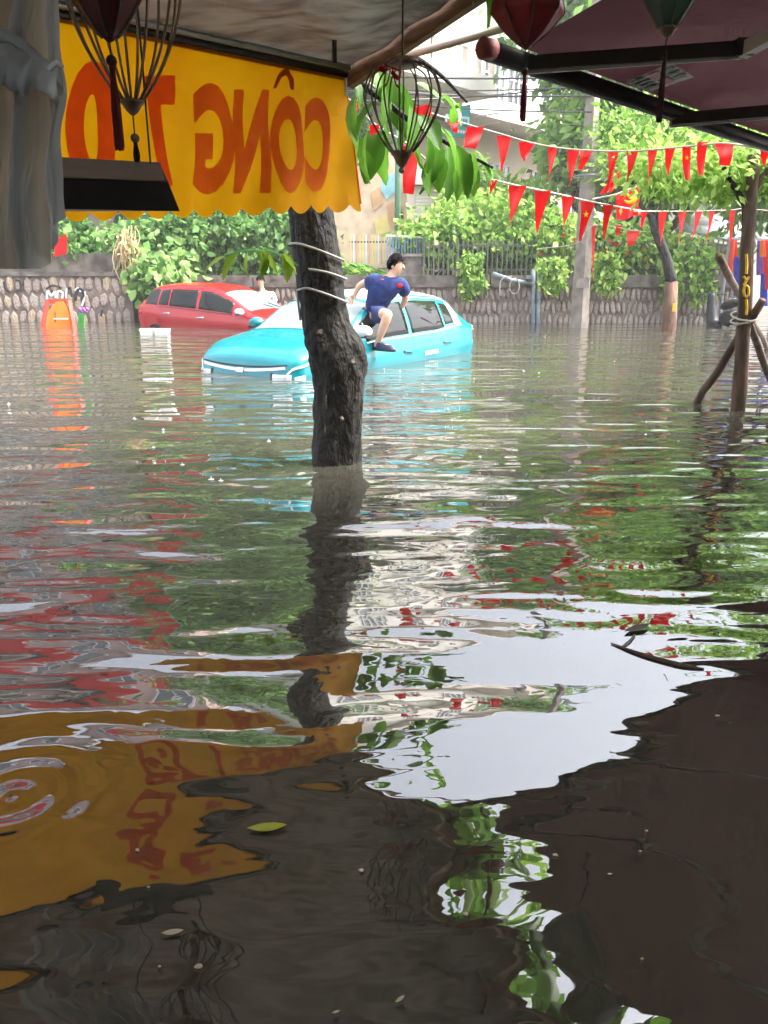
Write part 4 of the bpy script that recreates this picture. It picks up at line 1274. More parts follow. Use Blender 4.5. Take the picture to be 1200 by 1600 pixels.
bnr = thing('orange_banner', 'orange scalloped cloth banner with mirrored red letters hanging from the left awning', 'banner', BR)
sc_n = 12.5
def ban_cloth(u, v):
    uu = -1.3 + 2.3 * u
    sc_ = 0.036 * abs(math.sin(PI * (uu * sc_n + 0.1))) ** 0.8
    p = ban(uu, v * 1.0)
    if v > 0.82:
        p = p + Vector((0, 0, -(sc_) * ((v - 0.82) / 0.18)))
    return p
MB().grid(ban_cloth, 420, 26).build('cloth', 'orange_cloth', bnr, smooth=True)
MB().tube([ban(-0.5 + 1.5 * t, 0.0) + Vector((0, 0, -0.004)) for t in np.linspace(0, 1, 20)], 0.01, 6).build('top_hem', 'orange_cloth', bnr)
MB().tube([ban(1.0, t) for t in np.linspace(0, 1, 10)], 0.004, 5).build('side_hem', 'letter_print', bnr)

def ban_uv(x, y):
    """(u, v) on the banner seen at the picture point"""
    u, v = 0.5, 0.5
    r = ray(x, y)
    org = Vector((0, 0, CAM_H))
    for _ in range(14):
        def err(a, b):
            p = TL.lerp(TR, a).lerp(BL.lerp(BR, a), b) - org
            k = p.dot(r) / r.dot(r)
            return p - r * k
        e = err(u, v)
        eu = (err(u + 1e-3, v) - e) / 1e-3
        ev = (err(u, v + 1e-3) - e) / 1e-3
        A = np.array([[eu.x, ev.x], [eu.y, ev.y], [eu.z, ev.z]])
        s, *_ = np.linalg.lstsq(A, -np.array([e.x, e.y, e.z]), rcond=None)
        u += s[0]; v += s[1]
    return u, v

def glyph(ch, bold=0.02):
    cu = bpy.data.curves.new('glyph', 'FONT')
    cu.body = ch
    cu.offset = bold
    cu.resolution_u = 5
    o = bpy.data.objects.new('glyph', cu)
    COL.objects.link(o)
    dg = bpy.context.evaluated_depsgraph_get()
    me = bpy.data.meshes.new_from_object(o.evaluated_get(dg))
    bm = bmesh.new(); bm.from_mesh(me)
    xs = [v.co.x for v in bm.verts]; ys = [v.co.y for v in bm.verts]
    x0, x1, y0, y1 = min(xs), max(xs), min(ys), max(ys)
    for v in bm.verts:
        v.co = ((v.co.x - x0) / (x1 - x0), (v.co.y - y0) / (y1 - y0), 0)
    for i in range(1, 8):
        for co, no in (((i / 8, 0, 0), (1, 0, 0)), ((0, i / 8, 0), (0, 1, 0))):
            bmesh.ops.bisect_plane(bm, geom=bm.verts[:] + bm.edges[:] + bm.faces[:], plane_co=co, plane_no=no)
    out = [tuple(v.co) for v in bm.verts]
    bm.verts.index_update()
    fc = [tuple(v.index for v in f.verts) for f in bm.faces]
    bm.free()
    bpy.data.objects.remove(o)
    bpy.data.curves.remove(cu)
    bpy.data.meshes.remove(me)
    return out, fc

for ch, box, m in (('0', (102, 95, 182, 305), 'letter_print_lit'), ('7', (222, 118, 272, 305), 'letter_print_lit'), ('G', (303, 130, 366, 303), 'letter_print'),
                   ('N', (366, 140, 420, 302), 'letter_print'), ('O', (422, 150, 472, 303), 'letter_print'), ('C', (473, 153, 515, 300), 'letter_print')):
    vs, fs = glyph(ch, 0.05)
    x0, y0, x1, y1 = box
    u0, v0 = ban_uv(x1, (y0 + y1) / 2)
    out = []
    (uA, vA), (uB, vB), (uC, vC), (uD, vD) = ban_uv(x1, y1), ban_uv(x0, y1), ban_uv(x1, y0), ban_uv(x0, y0)
    for gx, gy, _ in vs:
        gx2 = gx + 0.035 * math.sin(gy * 7 + ord(ch))
        u = (uA * (1 - gx2) + uB * gx2) * (1 - gy) + (uC * (1 - gx2) + uD * gx2) * gy
        v = (vA * (1 - gx2) + vB * gx2) * (1 - gy) + (vC * (1 - gx2) + vD * gx2) * gy
        out.append(ban(u, min(v, 1.02)) + BK * 0.004)
    MB().add(out, fs).build('letter', m, bnr, smooth=False, recalc=False)
hat = [ban(*ban_uv(x, y)) + BK * 0.004 for x, y in ((426, 138), (431, 138), (438, 122), (446, 118), (450, 124), (452, 140), (457, 141), (458, 124), (449, 108), (443, 108), (434, 116))]
MB().prism(hat, BK * 0.001).build('letter_hat', 'letter_print', bnr)

pk = MB().tube([at(545, 113, 3.98), at(660, 80, 3.8), at(800, 40, 3.6)], [0.017, 0.017, 0.017], 8).build('cross_pole', 'maroon_tip', smooth=True)
M['pale_pole'] = mat('pale_pole', rgb(206, 186, 174), 0.5, scale=12, var=0.15)
pk.data.materials[0] = M['pale_pole']
tag(pk, 'pale pinkish pole running from the banner corner to the red lantern', 'pole')

# ================================================================== RIGHT AWNING
RA, RB = at(757, 75, 3.29), at(1212, 229, 4.8)
rdir = (RB - RA); rdir.z = 0; rdir.normalize()
RK = Vector((rdir.y, -rdir.x, 0))
aw = thing('folding_awning', 'maroon folding-arm awning seen from below at the upper right', 'awning', RA)
RB2 = RA + (RB - RA) * 2.4  # stretched past the view so the added canopy shades the near water
def canopy_r(u, v):
    p = RA.lerp(RB2, u)
    t = v * 4.2
    return p + rdir * 0.2 + RK * t + Vector((0, 0, 0.035 + 0.2 * t - 0.006 * math.sin(PI * ((u * 4) % 1)) * min(1, t)))
MB().grid(canopy_r, 48, 40).build('canopy', 'maroon_canvas', aw, smooth=True)
MB().tube([RA, RB2], 0.034, 14).build('front_bar', 'dark_metal', aw, smooth=True)
MB().tube([RA + rdir * -0.012, RA + rdir * 0.045], 0.037, 14).build('end_cap', 'maroon_tip', aw, smooth=True)
MB().tube([RA + RK * -0.024 + Vector((0, 0, -0.026)), RB2 + RK * -0.024 + Vector((0, 0, -0.026))], 0.008, 6).build('drip_rail', 'grey_metal', aw, smooth=True)
cn = ((RB - RA).normalized().cross(RK + Vector((0, 0, 0.2)))).normalized()
def chit(x, y, drop):
    r = ray(x, y)
    p0 = RA + Vector((0, 0, 0.035 - drop))
    k = (p0 - Vector((0, 0, CAM_H))).dot(cn) / r.dot(cn)
    return Vector((0, 0, CAM_H)) + r * k
for pts, w in (((chit(822, 100, 0.06), chit(1160, 76, 0.08)), 0.045), ((chit(1048, 187, 0.06), chit(1290, 166, 0.08)), 0.045)):
    arm = MB().bar(pts[0], pts[1], w, 0.05).build('folding_arm', 'dark_metal', aw)
    MB().bar(pts[0] + Vector((0, 0, -0.032)), pts[1] + Vector((0, 0, -0.032)), 0.012, 0.008).build('edge_strip', 'grey_metal', arm)
    q0 = pts[1]
    MB().box(q0, (0.07, 0.07, 0.06)).build('elbow', 'dark_metal', arm)
    MB().bar(q0 + Vector((0, 0, -0.01)), q0 + RK * 1.5 - rdir * 0.35 + Vector((0, 0, 0.28)), 0.05, 0.05).build('rear_arm', 'pale_plastic', arm)
stk = MB().prism([chit(977, 128, 0.014), chit(1050, 98, 0.014), chit(1084, 120, 0.014), chit(1012, 143, 0.014)], cn * 0.002).build('sticker', 'sticker_white', aw)
def sub(u0, v0, u1, v1, m, nm):
    A, B, C, D = (977, 128), (1050, 98), (1084, 120), (1012, 143)
    def pt(u, v):
        x = (A[0] * (1 - u) + B[0] * u) * (1 - v) + (D[0] * (1 - u) + C[0] * u) * v
        y = (A[1] * (1 - u) + B[1] * u) * (1 - v) + (D[1] * (1 - u) + C[1] * u) * v
        return chit(x, y, 0.019)
    MB().prism([pt(u0, v0), pt(u1, v0), pt(u1, v1), pt(u0, v1)], cn * 0.002).build(nm, m, stk)
for i in range(4):
    sub(0.05, 0.12 + i * 0.21, 0.36, 0.22 + i * 0.21, 'sticker_grey', 'print_line')
sub(0.42, 0.1, 0.64, 0.45, 'sticker_red', 'print_block')
sub(0.42, 0.55, 0.64, 0.9, 'sticker_red', 'print_block')
for i in range(3):
    sub(0.7, 0.16 + i * 0.26, 0.94, 0.3 + i * 0.26, 'sticker_grey', 'print_line')

# ---- unseen shop wall added behind the viewer to darken the covered space
sh = thing('shop_shade_wall', 'plain unseen shop wall added behind the viewer to darken the awning space', 'building', Vector((2, -1.6, -0.5)))
s0 = TL.lerp(TR, -3.6) + BK * 5.5
s1 = TR + BK * 5.5 + fdir * 5
MB().prism([(s0.x, s0.y, -0.55), (s1.x, s1.y, -0.55), (s1.x, s1.y, 4.5), (s0.x, s0.y, 4.5)], BK * 0.25).build('wall', 'cream_wall', sh)

# ================================================================== CURTAIN AND LAMP ON THE LEFT
ct = thing('tarpaulin_curtain', 'grey crumpled plastic tarpaulin hanging at the left edge', 'curtain', at(40, 420, 1.9))
def curt(u, v):
    x = -140 + 244 * u
    yb = 420 if x < 58 else 420 - (x - 58) * 1.7
    y = -120 + (yb + 120) * v
    fold = 0.035 * math.sin(x * 0.11 + 0.6 * math.sin(v * 3)) + 0.02 * math.sin(x * 0.29 + v * 2) + 0.008 * math.sin(v * 26 + x * 0.05)
    p = at(x, y, 1.9)
    return Vector((p.x + 0.006 * math.sin(v * 14), 1.9 + fold, p.z))
MB().grid(curt, 90, 60).build('sheet', 'curtain', ct, smooth=True)
def roll(u, v):
    a = v * 2 * PI
    x = -60 + 154 * u
    c = at(x, 118 - 14 * math.sin(u * 3.4) + 8 * u, 1.8)
    rr = (0.05 - 0.022 * u) * (1 + 0.22 * math.sin(u * 19 + a * 2) + 0.12 * math.sin(u * 41 + a * 3))
    return c + Vector((0, math.cos(a) * rr * 0.7, math.sin(a) * rr))
MB().grid(roll, 60, 20).build('gathered_roll', 'curtain', ct, smooth=True)
MB().tube(smooth_path([at(-40, 40, 1.82), at(20, 62, 1.83), at(62, 98, 1.8)], 5), [0.014] * 11, 7, 0.15).build('gathered_edge', 'curtain', ct, smooth=True)
MB().tube(smooth_path([at(78, 108, 1.76), at(88, 98, 1.75), at(96, 103, 1.77)], 4), 0.006, 6).build('tie', 'cloth_white', ct)

lf = thing('lamp_fixture', 'black wedge-shaped lamp fixture with grey top hanging before the orange banner', 'lamp', at(190, 328, 2.3))
fb0, fb1 = at(20, 325, 2.2), at(281, 330, 2.35)
fu0, fu1 = at(20, 277, 2.24), at(263, 285, 2.38)
ft0, ft1 = at(20, 246, 2.36), at(251, 258, 2.5)
bk0, bk1 = ft0 + Vector((0, 0.02, -0.14)), ft1 + Vector((0.03, 0.02, -0.12))
MB().add([fb0, fb1, fu0, fu1, ft0, ft1, bk0, bk1], [(0, 1, 3, 2), (2, 3, 5, 4), (4, 5, 7, 6), (6, 7, 1, 0), (0, 2, 4, 6), (1, 7, 5, 3)]).build('housing', 'black_plastic', lf)
o_ = Vector((0, -0.003, 0.003))
MB().prism([fu0 + o_, fu1 + o_ + Vector((-0.01, 0, 0)), ft1 + o_, ft0 + o_], (0, 0.002, 0.004)).build('top_plate', 'shade_grey', lf)
c = at(212, 268, 2.44)
MB().lathe(c, [(0.006, 0), (0.006, 0.012), (0.002, 0.016)], 10).build('screw', 'grey_metal', lf)
for x in (90, 235):
    a = at(x, 256, 2.42)
    MB().tube([a, a + Vector((0, 0, 0.9))], 0.003, 5).build('hanger_wire', 'cord', lf)

# ================================================================== LANTERNS
def lantern(label, x, Y, prof, kind, m, cap=None, bead=None, tassel=None, top=None, ribs=12, rib_m=None, rib_r=0.0035, hang=0.6, tassel_m='tassel_red', name='silk_lantern'):
    """prof: list of (half width px, picture y) from top to bottom"""
    c0 = at(x, prof[-1][1], Y)
    t = thing(name, label, 'lantern', c0, 'hanging lanterns')
    pr = []
    for w, y in prof:
        p = at(x, y, Y)
        pr.append((w * mpp(p), p.z))
    cx = c0.x
    def place(r_, z, a): return Vector((cx + r_ * math.cos(a), Y + r_ * math.sin(a), z))
    path0 = smooth_path([(r_, 0, z) for r_, z in pr], 5)
    if kind == 'silk':
        n = 8
        b = MB()
        nn = 48
        vs, fs = [], []
        for q in path0:
            for k in range(nn):
                a = 2 * PI * k / nn
                rr = q.x * (1 - 0.07 * abs(math.sin(a * n / 2)) )
                vs.append(place(rr, q.z, a))
        for i in range(len(path0) - 1):
            for k in range(nn):
                k2 = (k + 1) % nn
                fs.append((i * nn + k, i * nn + k2, (i + 1) * nn + k2, (i + 1) * nn + k))
        b.add(vs, fs).build('silk_cover', m, t, smooth=True)
        for k in range(n):
            a = 2 * PI * k / n
            MB().tube([place(q.x * 1.005 + 0.001, q.z, a) for q in path0], 0.0022, 5).build('rib', rib_m or 'dark_rib', t)
    else:
        for k in range(ribs):
            a = 2 * PI * (k + 0.35) / ribs
            MB().tube([place(q.x, q.z, a + 0.05 * math.sin(k)) for q in path0], rib_r, 5).build('rib', rib_m or 'bamboo_rib', t)
    rt, zt = pr[0]
    MB().lathe((cx, Y, zt), [(rt * 0.95, -0.008), (rt * 1.04, -0.004), (rt * 1.04, 0.012), (rt * 0.9, 0.016)], 20).build('top_ring', cap[1] if cap else 'turned_wood', t, smooth=True)
    MB().tube([(cx, Y, zt + 0.01), (cx, Y, zt + hang)], 0.0035, 5).build('hanging_cord', 'cord', t)
    if cap:
        w, m_c, y0, y1 = cap[0], cap[1], cap[2], cap[3]
        a, b_ = at(x, y0, Y), at(x, y1, Y)
        k = mpp(a)
        H = a.z - b_.z
        MB().lathe((cx, Y, b_.z), [(0.18 * w * k, 0), (0.5 * w * k, H * 0.25), (0.8 * w * k, H * 0.7), (w * k, H * 0.82), (w * k, H), (w * 0.8 * k, H * 1.03)], 20).build('bottom_cap', m_c, t, smooth=True)
    if bead:
        y0, rpx = bead
        p = at(x, y0, Y); k = mpp(p)
        zc = pr[-1][1]
        MB().tube([(cx, Y, zc), (cx, Y, p.z)], 0.0022, 5).build('cord', 'cord', t)
        rr = rpx * k
        MB().lathe((cx, Y, p.z), [(rr * math.cos(a), rr * math.sin(a)) for a in np.linspace(-PI / 2 + 0.1, PI / 2 - 0.1, 9)], 14).build('bead', 'tassel_dark' if m != 'none' else 'turned_wood', t, smooth=True)
    if tassel:
        y0, y1, w = tassel
        a, b_ = at(x, y0, Y), at(x, y1, Y)
        k = mpp(a)
        ts = MB()
        for q in range(22):
            an = q * 2.399
            rr = w * k * math.sqrt(q / 22.0)
            ts.tube([(cx + rr * 0.35 * math.cos(an), Y + rr * 0.35 * math.sin(an), a.z), (cx + rr * math.cos(an), Y + rr * math.sin(an), (a.z + b_.z) / 2), (cx + rr * 1.05 * math.cos(an + .1), Y + rr * 1.05 * math.sin(an + .1), b_.z + 0.012 * ((q * 37) % 10) / 10)], 0.0028, 4)
        ts.tube([(cx, Y, a.z + 0.012), (cx, Y, a.z - 0.012)], w * k * 0.75, 8)
        ts.build('tassel', tassel_m, t)
    return t

lantern('maroon silk lantern with long dark red tassel at the top left', 171, 2.15, [(22, -150), (60, -110), (78, -60), (62, -18), (40, 20), (22, 48), (10, 60)], 'silk', 'lantern_maroon',
        (14, 'lantern_maroon', 54, 66), (95, 8.5), (103, 236, 6.5))
lantern('bare bamboo lantern frame with a wooden cap before the orange banner', 206, 2.35, [(30, -190), (70, -150), (92, -90), (88, -10), (70, 60), (42, 120), (16, 158)], 'frame', 'none',
        (19, 'turned_wood', 157, 180), (216, 7), (224, 253, 4), ribs=13, tassel_m='tassel_dark', name='lantern_frame', rib_r=0.004)
lantern('bare wire lantern frame with dark ribs hanging at the centre', 628, 3.0, [(24, 100), (48, 112), (60, 145), (56, 172), (40, 205), (22, 232), (12, 240)], 'frame', 'none',
        (17, 'turned_wood', 237, 262), (266, 5), None, ribs=14, rib_m='dark_rib', name='lantern_frame', rib_r=0.0032)
lantern('dark red silk lantern with a long thin tassel at the awning corner', 822, 2.9, [(16, -48), (44, -22), (57, 16), (50, 30), (34, 50), (16, 66), (8, 72)], 'silk', 'lantern_red',
        (9, 'lantern_red', 68, 78), (112, 6), (118, 190, 4), name='silk_lantern')
lantern('green silk lantern with wooden cap and dark tassel under the maroon awning', 1043, 2.75, [(20, -140), (54, -105), (60, -60), (46, -15), (28, 20), (14, 44)], 'silk', 'lantern_green',
        (15, 'turned_wood', 43, 60), (84, 3.5), (90, 192, 4), tassel_m='tassel_dark')
bw = thing('red_ribbon', 'red ribbon bow tied on top of the central wire lantern', 'ribbon', at(606, 110, 2.97))
for i, pts in enumerate(([(612, 106), (600, 100), (594, 106), (604, 112)], [(612, 106), (626, 112), (622, 122), (612, 112)], [(610, 108), (606, 128), (602, 134)], [(613, 108), (618, 130), (622, 136)])):
    q = smooth_path([at(x, y, 2.9 + 0.01 * math.sin(k * 2)) for k, (x, y) in enumerate(pts)], 4)
    MB().tube(q, 0.009, 6, flat=0.3).build('loop' if i < 2 else 'tail', 'flag_red', bw, smooth=True)

# ================================================================== CARS
def smooth_keys(keys, win=0.05):
    keys = sorted(keys)
    xs = np.array([k[0] for k in keys]); ys = np.array([k[1] for k in keys])
    g = np.linspace(xs[0], xs[-1], 600)
    v = np.interp(g, xs, ys)
    n = max(1, int(win / (g[1] - g[0])))
    pad = np.concatenate([np.full(n, v[0]), v, np.full(n, v[-1])])
    k = np.hanning(2 * n + 1); k /= k.sum()
    s = np.convolve(pad, k, 'valid')
    return lambda x: float(np.interp(x, g, s))

class CarShape:
    def __init__(self, top, belt, w, wr, L, z0=0.2, hood_x=1.05):
        self.top, self.belt, self.w, self.wr = smooth_keys(top), smooth_keys(belt), smooth_keys(w), smooth_keys(wr)
        self.L = L; self.z0 = z0; self.hood_x = hood_x

    def surf(self, x, t):
        """t 0..1 lower side, 1..2 glasshouse side, 2..3 roof or bonnet; returns the left half (y > 0)"""
        t = min(max(t, 0.0), 3.0)
        zb = self.belt(x); zt = self.top(x); w = self.w(x); wr = self.wr(x)
        if zt < zb + 0.02: zb = zt - 0.02
        d = 0.065 if x < self.hood_x - 0.5 else 0.035
        zre = max(zt - d, zb + 0.008)
        z0 = self.z0
        if t <= 1:
            s = t
            crease = 0.014 * math.exp(-((s - 0.74) / 0.07) ** 2) - 0.012 * math.exp(-((s - 0.52) / 0.12) ** 2)
            return Vector((x, w * (1 - 0.10 * (1 - s) ** 3 - 0.035 * s ** 6) + crease * min(1, w), z0 + (zb - z0) * s))
        if t <= 2:
            v = t - 1
            return Vector((x, w * 0.965 * (1 - v) + wr * v + 0.018 * math.sin(PI * v), zb + (zre - zb) * v))
        q = t - 2
        return Vector((x, wr * (1 - q), zre + (zt - zre) * (1 - (1 - q) ** 2.4)))

    def off(self, x, t, d, side=1):
        e = 0.004
        p = self.surf(x, t)
        a = self.surf(min(x + e, self.L / 2), t) - self.surf(max(x - e, -self.L / 2), t)
        b = self.surf(x, min(t + 0.01, 3)) - self.surf(x, max(t - 0.01, 0))
        n = a.cross(b)
        n = n.normalized() if n.length > 1e-9 else Vector((0, 1, 0))
        if n.y < -1e-4 or (abs(n.y) <= 1e-4 and n.z < 0): n = -n
        if t > 2.5 and n.z < 0: n = -n
        p = p + n * d
        return Vector((p.x, p.y * side, p.z))

    def body(self):
        xs = list(np.concatenate([np.linspace(-self.L / 2, -self.L / 2 + 0.35, 14)[:-1], np.linspace(-self.L / 2 + 0.35, self.L / 2 - 0.3, 44)[:-1], np.linspace(self.L / 2 - 0.3, self.L / 2, 12)]))
        ts = list(np.linspace(0, 1, 13)) + list(np.linspace(1, 2, 9))[1:] + list(np.linspace(2, 3, 9))[1:]
        b = MB(); vs, fs = [], []
        for x in xs:
            ring = [self.surf(x, t) for t in ts]
            ring = ring + [Vector((p.x, -p.y, p.z)) for p in reversed(ring[:-1])]
            vs += ring
        n = 2 * len(ts) - 1
        for i in range(len(xs) - 1):
            for k in range(n):
                k2 = (k + 1) % n
                fs.append((i * n + k, i * n + k2, (i + 1) * n + k2, (i + 1) * n + k))
        fs.append(tuple(range(n))); fs.append(tuple((len(xs) - 1) * n + k for k in range(n - 1, -1, -1)))
        return b.add(vs, fs)

    def patch(self, x0, x1, lo, hi, d, side, nx=14, nt=6):
        """sheet d proud of the body; lo and hi are t limits, numbers or functions of x"""
        b = MB()
        f = lambda q, x: q(x) if callable(q) else q
        vs, fs = [], []
        for dd in (d, d - 0.012):
            for i in range(nx + 1):
                x = x0 + (x1 - x0) * i / nx
                for j in range(nt + 1):
                    t = f(lo, x) + (f(hi, x) - f(lo, x)) * j / nt
                    vs.append(self.off(x, t, dd, side))
        m_ = (nx + 1) * (nt + 1)
        q = nt + 1
        for i in range(nx):
            for j in range(nt):
                a = i * q + j
                fs.append((a, a + 1, a + q + 1, a + q))
                fs.append((m_ + a, m_ + a + q, m_ + a + q + 1, m_ + a + 1))
        edge = [i * q for i in range(nx + 1)] + [nx * q + j for j in range(1, nt + 1)] + [i * q + nt for i in range(nx - 1, -1, -1)] + [j for j in range(nt - 1, 0, -1)]
        for a, c in zip(edge, edge[1:] + edge[:1]):
            fs.append((a, c, m_ + c, m_ + a))
        return b.add(vs, fs)

    def across(self, x0, x1, t_in, d, nx=10, nt=8):
        """sheet over the middle of the car (windscreen, roof) from t_in on one side to t_in on the other"""
        b = MB()
        f = lambda q, x: q(x) if callable(q) else q
        vs, fs = [], []
        nn = 2 * nt + 1
        for i in range(nx + 1):
            x = x0 + (x1 - x0) * i / nx
            L_ = [self.off(x, f(t_in, x) + (3 - f(t_in, x)) * j / nt, d, 1) for j in range(nt + 1)]
            vs += L_ + [Vector((p.x, -p.y, p.z)) for p in reversed(L_[:-1])]
        for i in range(nx):
            for j in range(nn - 1):
                a = i * nn + j
                fs.append((a, a + 1, a + nn + 1, a + nn))
        return b.add(vs, fs)

    def line(self, pts, side, r=0.006, d=0.002):
        return MB().tube([self.off(x, t, d, side) for x, t in pts], r, 5)

    def nose_x(self, y, z, front=True):
        best = None
        for i in range(400):
            x = (self.L / 2 - 0.001) - i * 0.004
            if not front: x = -x
            # half width at height z
            prev = self.surf(x, 0)
            hw = None
            for t in np.linspace(0, 3, 40):
                p = self.surf(x, t)
                if (prev.z - z) * (p.z - z) <= 0 and p.z != prev.z:
                    hw = prev.y + (p.y - prev.y) * (z - prev.z) / (p.z - prev.z)
                prev = p
            if hw is not None and hw >= abs(y): return x
        return 0.0

def strip_front(cs, ys, zs, h, d, front=True):
    """raised strip across the nose or tail"""
    b = MB(); vs, fs = [], []
    sg = 1 if front else -1
    for y, z in zip(ys, zs):
        for dz in (-h / 2, h / 2):
            x = cs.nose_x(y, z + dz, front) + sg * d
            vs.append((x, y, z + dz))
        for dz in (h / 2, -h / 2):
            x = cs.nose_x(y, z + dz, front) - sg * 0.02
            vs.append((x, y, z + dz))
    n = len(ys)
    for i in range(n - 1):
        for k in range(4):
            fs.append((i * 4 + k, i * 4 + (k + 1) % 4, (i + 1) * 4 + (k + 1) % 4, (i + 1) * 4 + k))
    fs.append((0, 1, 2, 3)); fs.append(tuple((n - 1) * 4 + k for k in (3, 2, 1, 0)))
    return b.add(vs, fs)

def make_wheel(root, x, side, w, r=0.31):
    y = side * (w - 0.085)
    def ring(prof, n=28):
        b = MB(); vs, fs = [], []
        for (rr, dy) in prof:
            for k in range(n):
                a = 2 * PI * k / n
                vs.append((x + rr * math.cos(a), y + side * dy, r + rr * math.sin(a)))
        for i in range(len(prof) - 1):
            for k in range(n):
                fs.append((i * n + k, i * n + (k + 1) % n, (i + 1) * n + (k + 1) % n, (i + 1) * n + k))
        fs.append(tuple(range(n))); fs.append(tuple((len(prof) - 1) * n + k for k in range(n)))
        return b.add(vs, fs)
    wh = ring([(r, -0.1), (r, 0.07), (r * 0.94, 0.1), (r * 0.7, 0.1)]).build('wheel', 'tyre', root, local=True)
    ring([(r * 0.68, 0.08), (r * 0.66, 0.105), (r * 0.2, 0.112)], 20).build('rim', 'grey_metal', wh, local=True)

def build_car(cs, root, paint, roof_paint, win, opts):
    """win: side panes as (x0, x1, v0, v1)"""
    body = cs.body().build('body', paint, root, smooth=True, local=True)
    if roof_paint:
        cs.across(opts['roof'][0], opts['roof'][1], 1.93, 0.004, 26, 10).build('roof', roof_paint, root, smooth=True, local=True)
    cs.across(opts['screen'][0], opts['screen'][1], lambda x: 2.06, 0.006, 12, 9).build('windscreen', 'screen_glass', root, smooth=True, local=True)
    cs.across(opts['rear'][0], opts['rear'][1], lambda x: 2.1, 0.006, 8, 8).build('rear_window', 'car_glass', root, smooth=True, local=True)
    for side in (1, -1):
        for i, (x0, x1, v0, v1) in enumerate(win):
            pn = cs.patch(x0, x1, 1 + v0, 1 + v1, 0.006, side, 14, 6).build('side_window', 'car_glass', root, smooth=True, local=True)
        for seam in opts['seams']:
            cs.line(seam, side, 0.005, 0.0).build('door_seam', 'car_trim', root, local=True)
        for (x, t) in opts['handles']:
            q = [cs.off(x + dx, t + 0.02 * math.sin(dx * 8), 0.018 if abs(dx) < 0.07 else 0.0, side) for dx in np.linspace(-0.09, 0.09, 7)]
            MB().tube(q, 0.014, 6).build('door_handle', opts['handle_m'], root, smooth=True, local=True)
        # mirror
        mx, mz = opts['mirror']
        if side != opts['near']: mx = 0.72
        mc = cs.surf(mx, 1.12); mc.z += opts.get('mirror_up', 0.03)
        yy = side * (mc.y + 0.12)
        mir = MB()
        prof = []
        vs, fs = [], []
        for i, (fx, sc_) in enumerate(((0.07, 0.3), (0.06, 0.75), (0.02, 1.0), (-0.04, 1.0), (-0.055, 0.9))):
            for k in range(14):
                a = 2 * PI * k / 14
                vs.append((mx + fx, yy + 0.105 * sc_ * math.cos(a), mc.z + 0.05 + 0.068 * sc_ * math.sin(a)))
        for i in range(4):
            for k in range(14):
                fs.append((i * 14 + k, i * 14 + (k + 1) % 14, (i + 1) * 14 + (k + 1) % 14, (i + 1) * 14 + k))
        fs.append(tuple(range(14))); fs.append(tuple(56 + k for k in range(14)))
        mo = mir.add(vs, fs).build('wing_mirror', opts['mirror_m'] if side == opts['near'] else paint, root, smooth=True, local=True)
        MB().tube([(mx, side * mc.y, mc.z + 0.01), (mx, side * (mc.y + 0.06), mc.z + 0.015)], 0.022, 7).build('mirror_stalk', 'car_trim', mo, local=True)
        bb = MB().box((mx + 0.0, yy, mc.z + 0.0), (0.1, 0.18, 0.03)).build('mirror_base', 'car_trim', mo, local=True)
        for ax in opts['axles']:
            make_wheel(root, ax, side, cs.w(ax))
            # wheel arch: dark liner and cladding band, proud of the side
            b = MB(); vs, fs = [], []
            for i, a in enumerate(np.linspace(0.0, PI, 22)):
                for rr in (0.30, 0.36):
                    x, z = ax + rr * math.cos(a), 0.31 + rr * math.sin(a)
                    s = (z - cs.z0) / (cs.belt(x) - cs.z0)
                    vs.append(cs.off(x, max(0.0, min(1, s)), 0.008, side))
            for i in range(21):
                fs.append((2 * i, 2 * i + 1, 2 * i + 3, 2 * i + 2))
            b.add(vs, fs).build('wheel_arch', opts['clad_m'], root, local=True)
            b = MB(); vs, fs = [], []
            vs.append(cs.off(ax, (0.31 - cs.z0) / (cs.belt(ax) - cs.z0), 0.004, side))
            for a in np.linspace(0.0, PI, 22):
                x, z = ax + 0.335 * math.cos(a), 0.31 + 0.335 * math.sin(a)
                vs.append(cs.off(x, (z - cs.z0) / (cs.belt(x) - cs.z0), 0.004, side))
            fs = [(0, i, i + 1) for i in range(1, 22)]
            b.add(vs, fs).build('arch_liner', 'car_trim', root, local=True)
        if opts.get('clad_sill'):
            cs.patch(opts['axles'][1] + 0.1, opts['axles'][0] - 0.1, 0.0, 0.3, 0.006, side, 16, 3).build('sill_cladding', opts['clad_m'], root, local=True)
            cs.patch(opts['axles'][1] + 0.30, opts['axles'][1] + 0.85, 0.28, lambda x: 0.30 + 0.2 * max(0, 1 - (x - opts['axles'][1] - 0.3) / 0.55), 0.006, side, 10, 3).build('arch_flare', opts['clad_m'], root, local=True)
    for sgn in (0, 1):
        a = opts['screen']
        q = [cs.off(a[1] - 0.02 - 0.03 * k, 2.25 + 0.07 * k + sgn * 0.45, 0.02, 1 if not sgn else 1) for k in range(7)]
        MB().tube(q, 0.008, 5).build('wiper', 'car_trim', root, local=True)
    return body

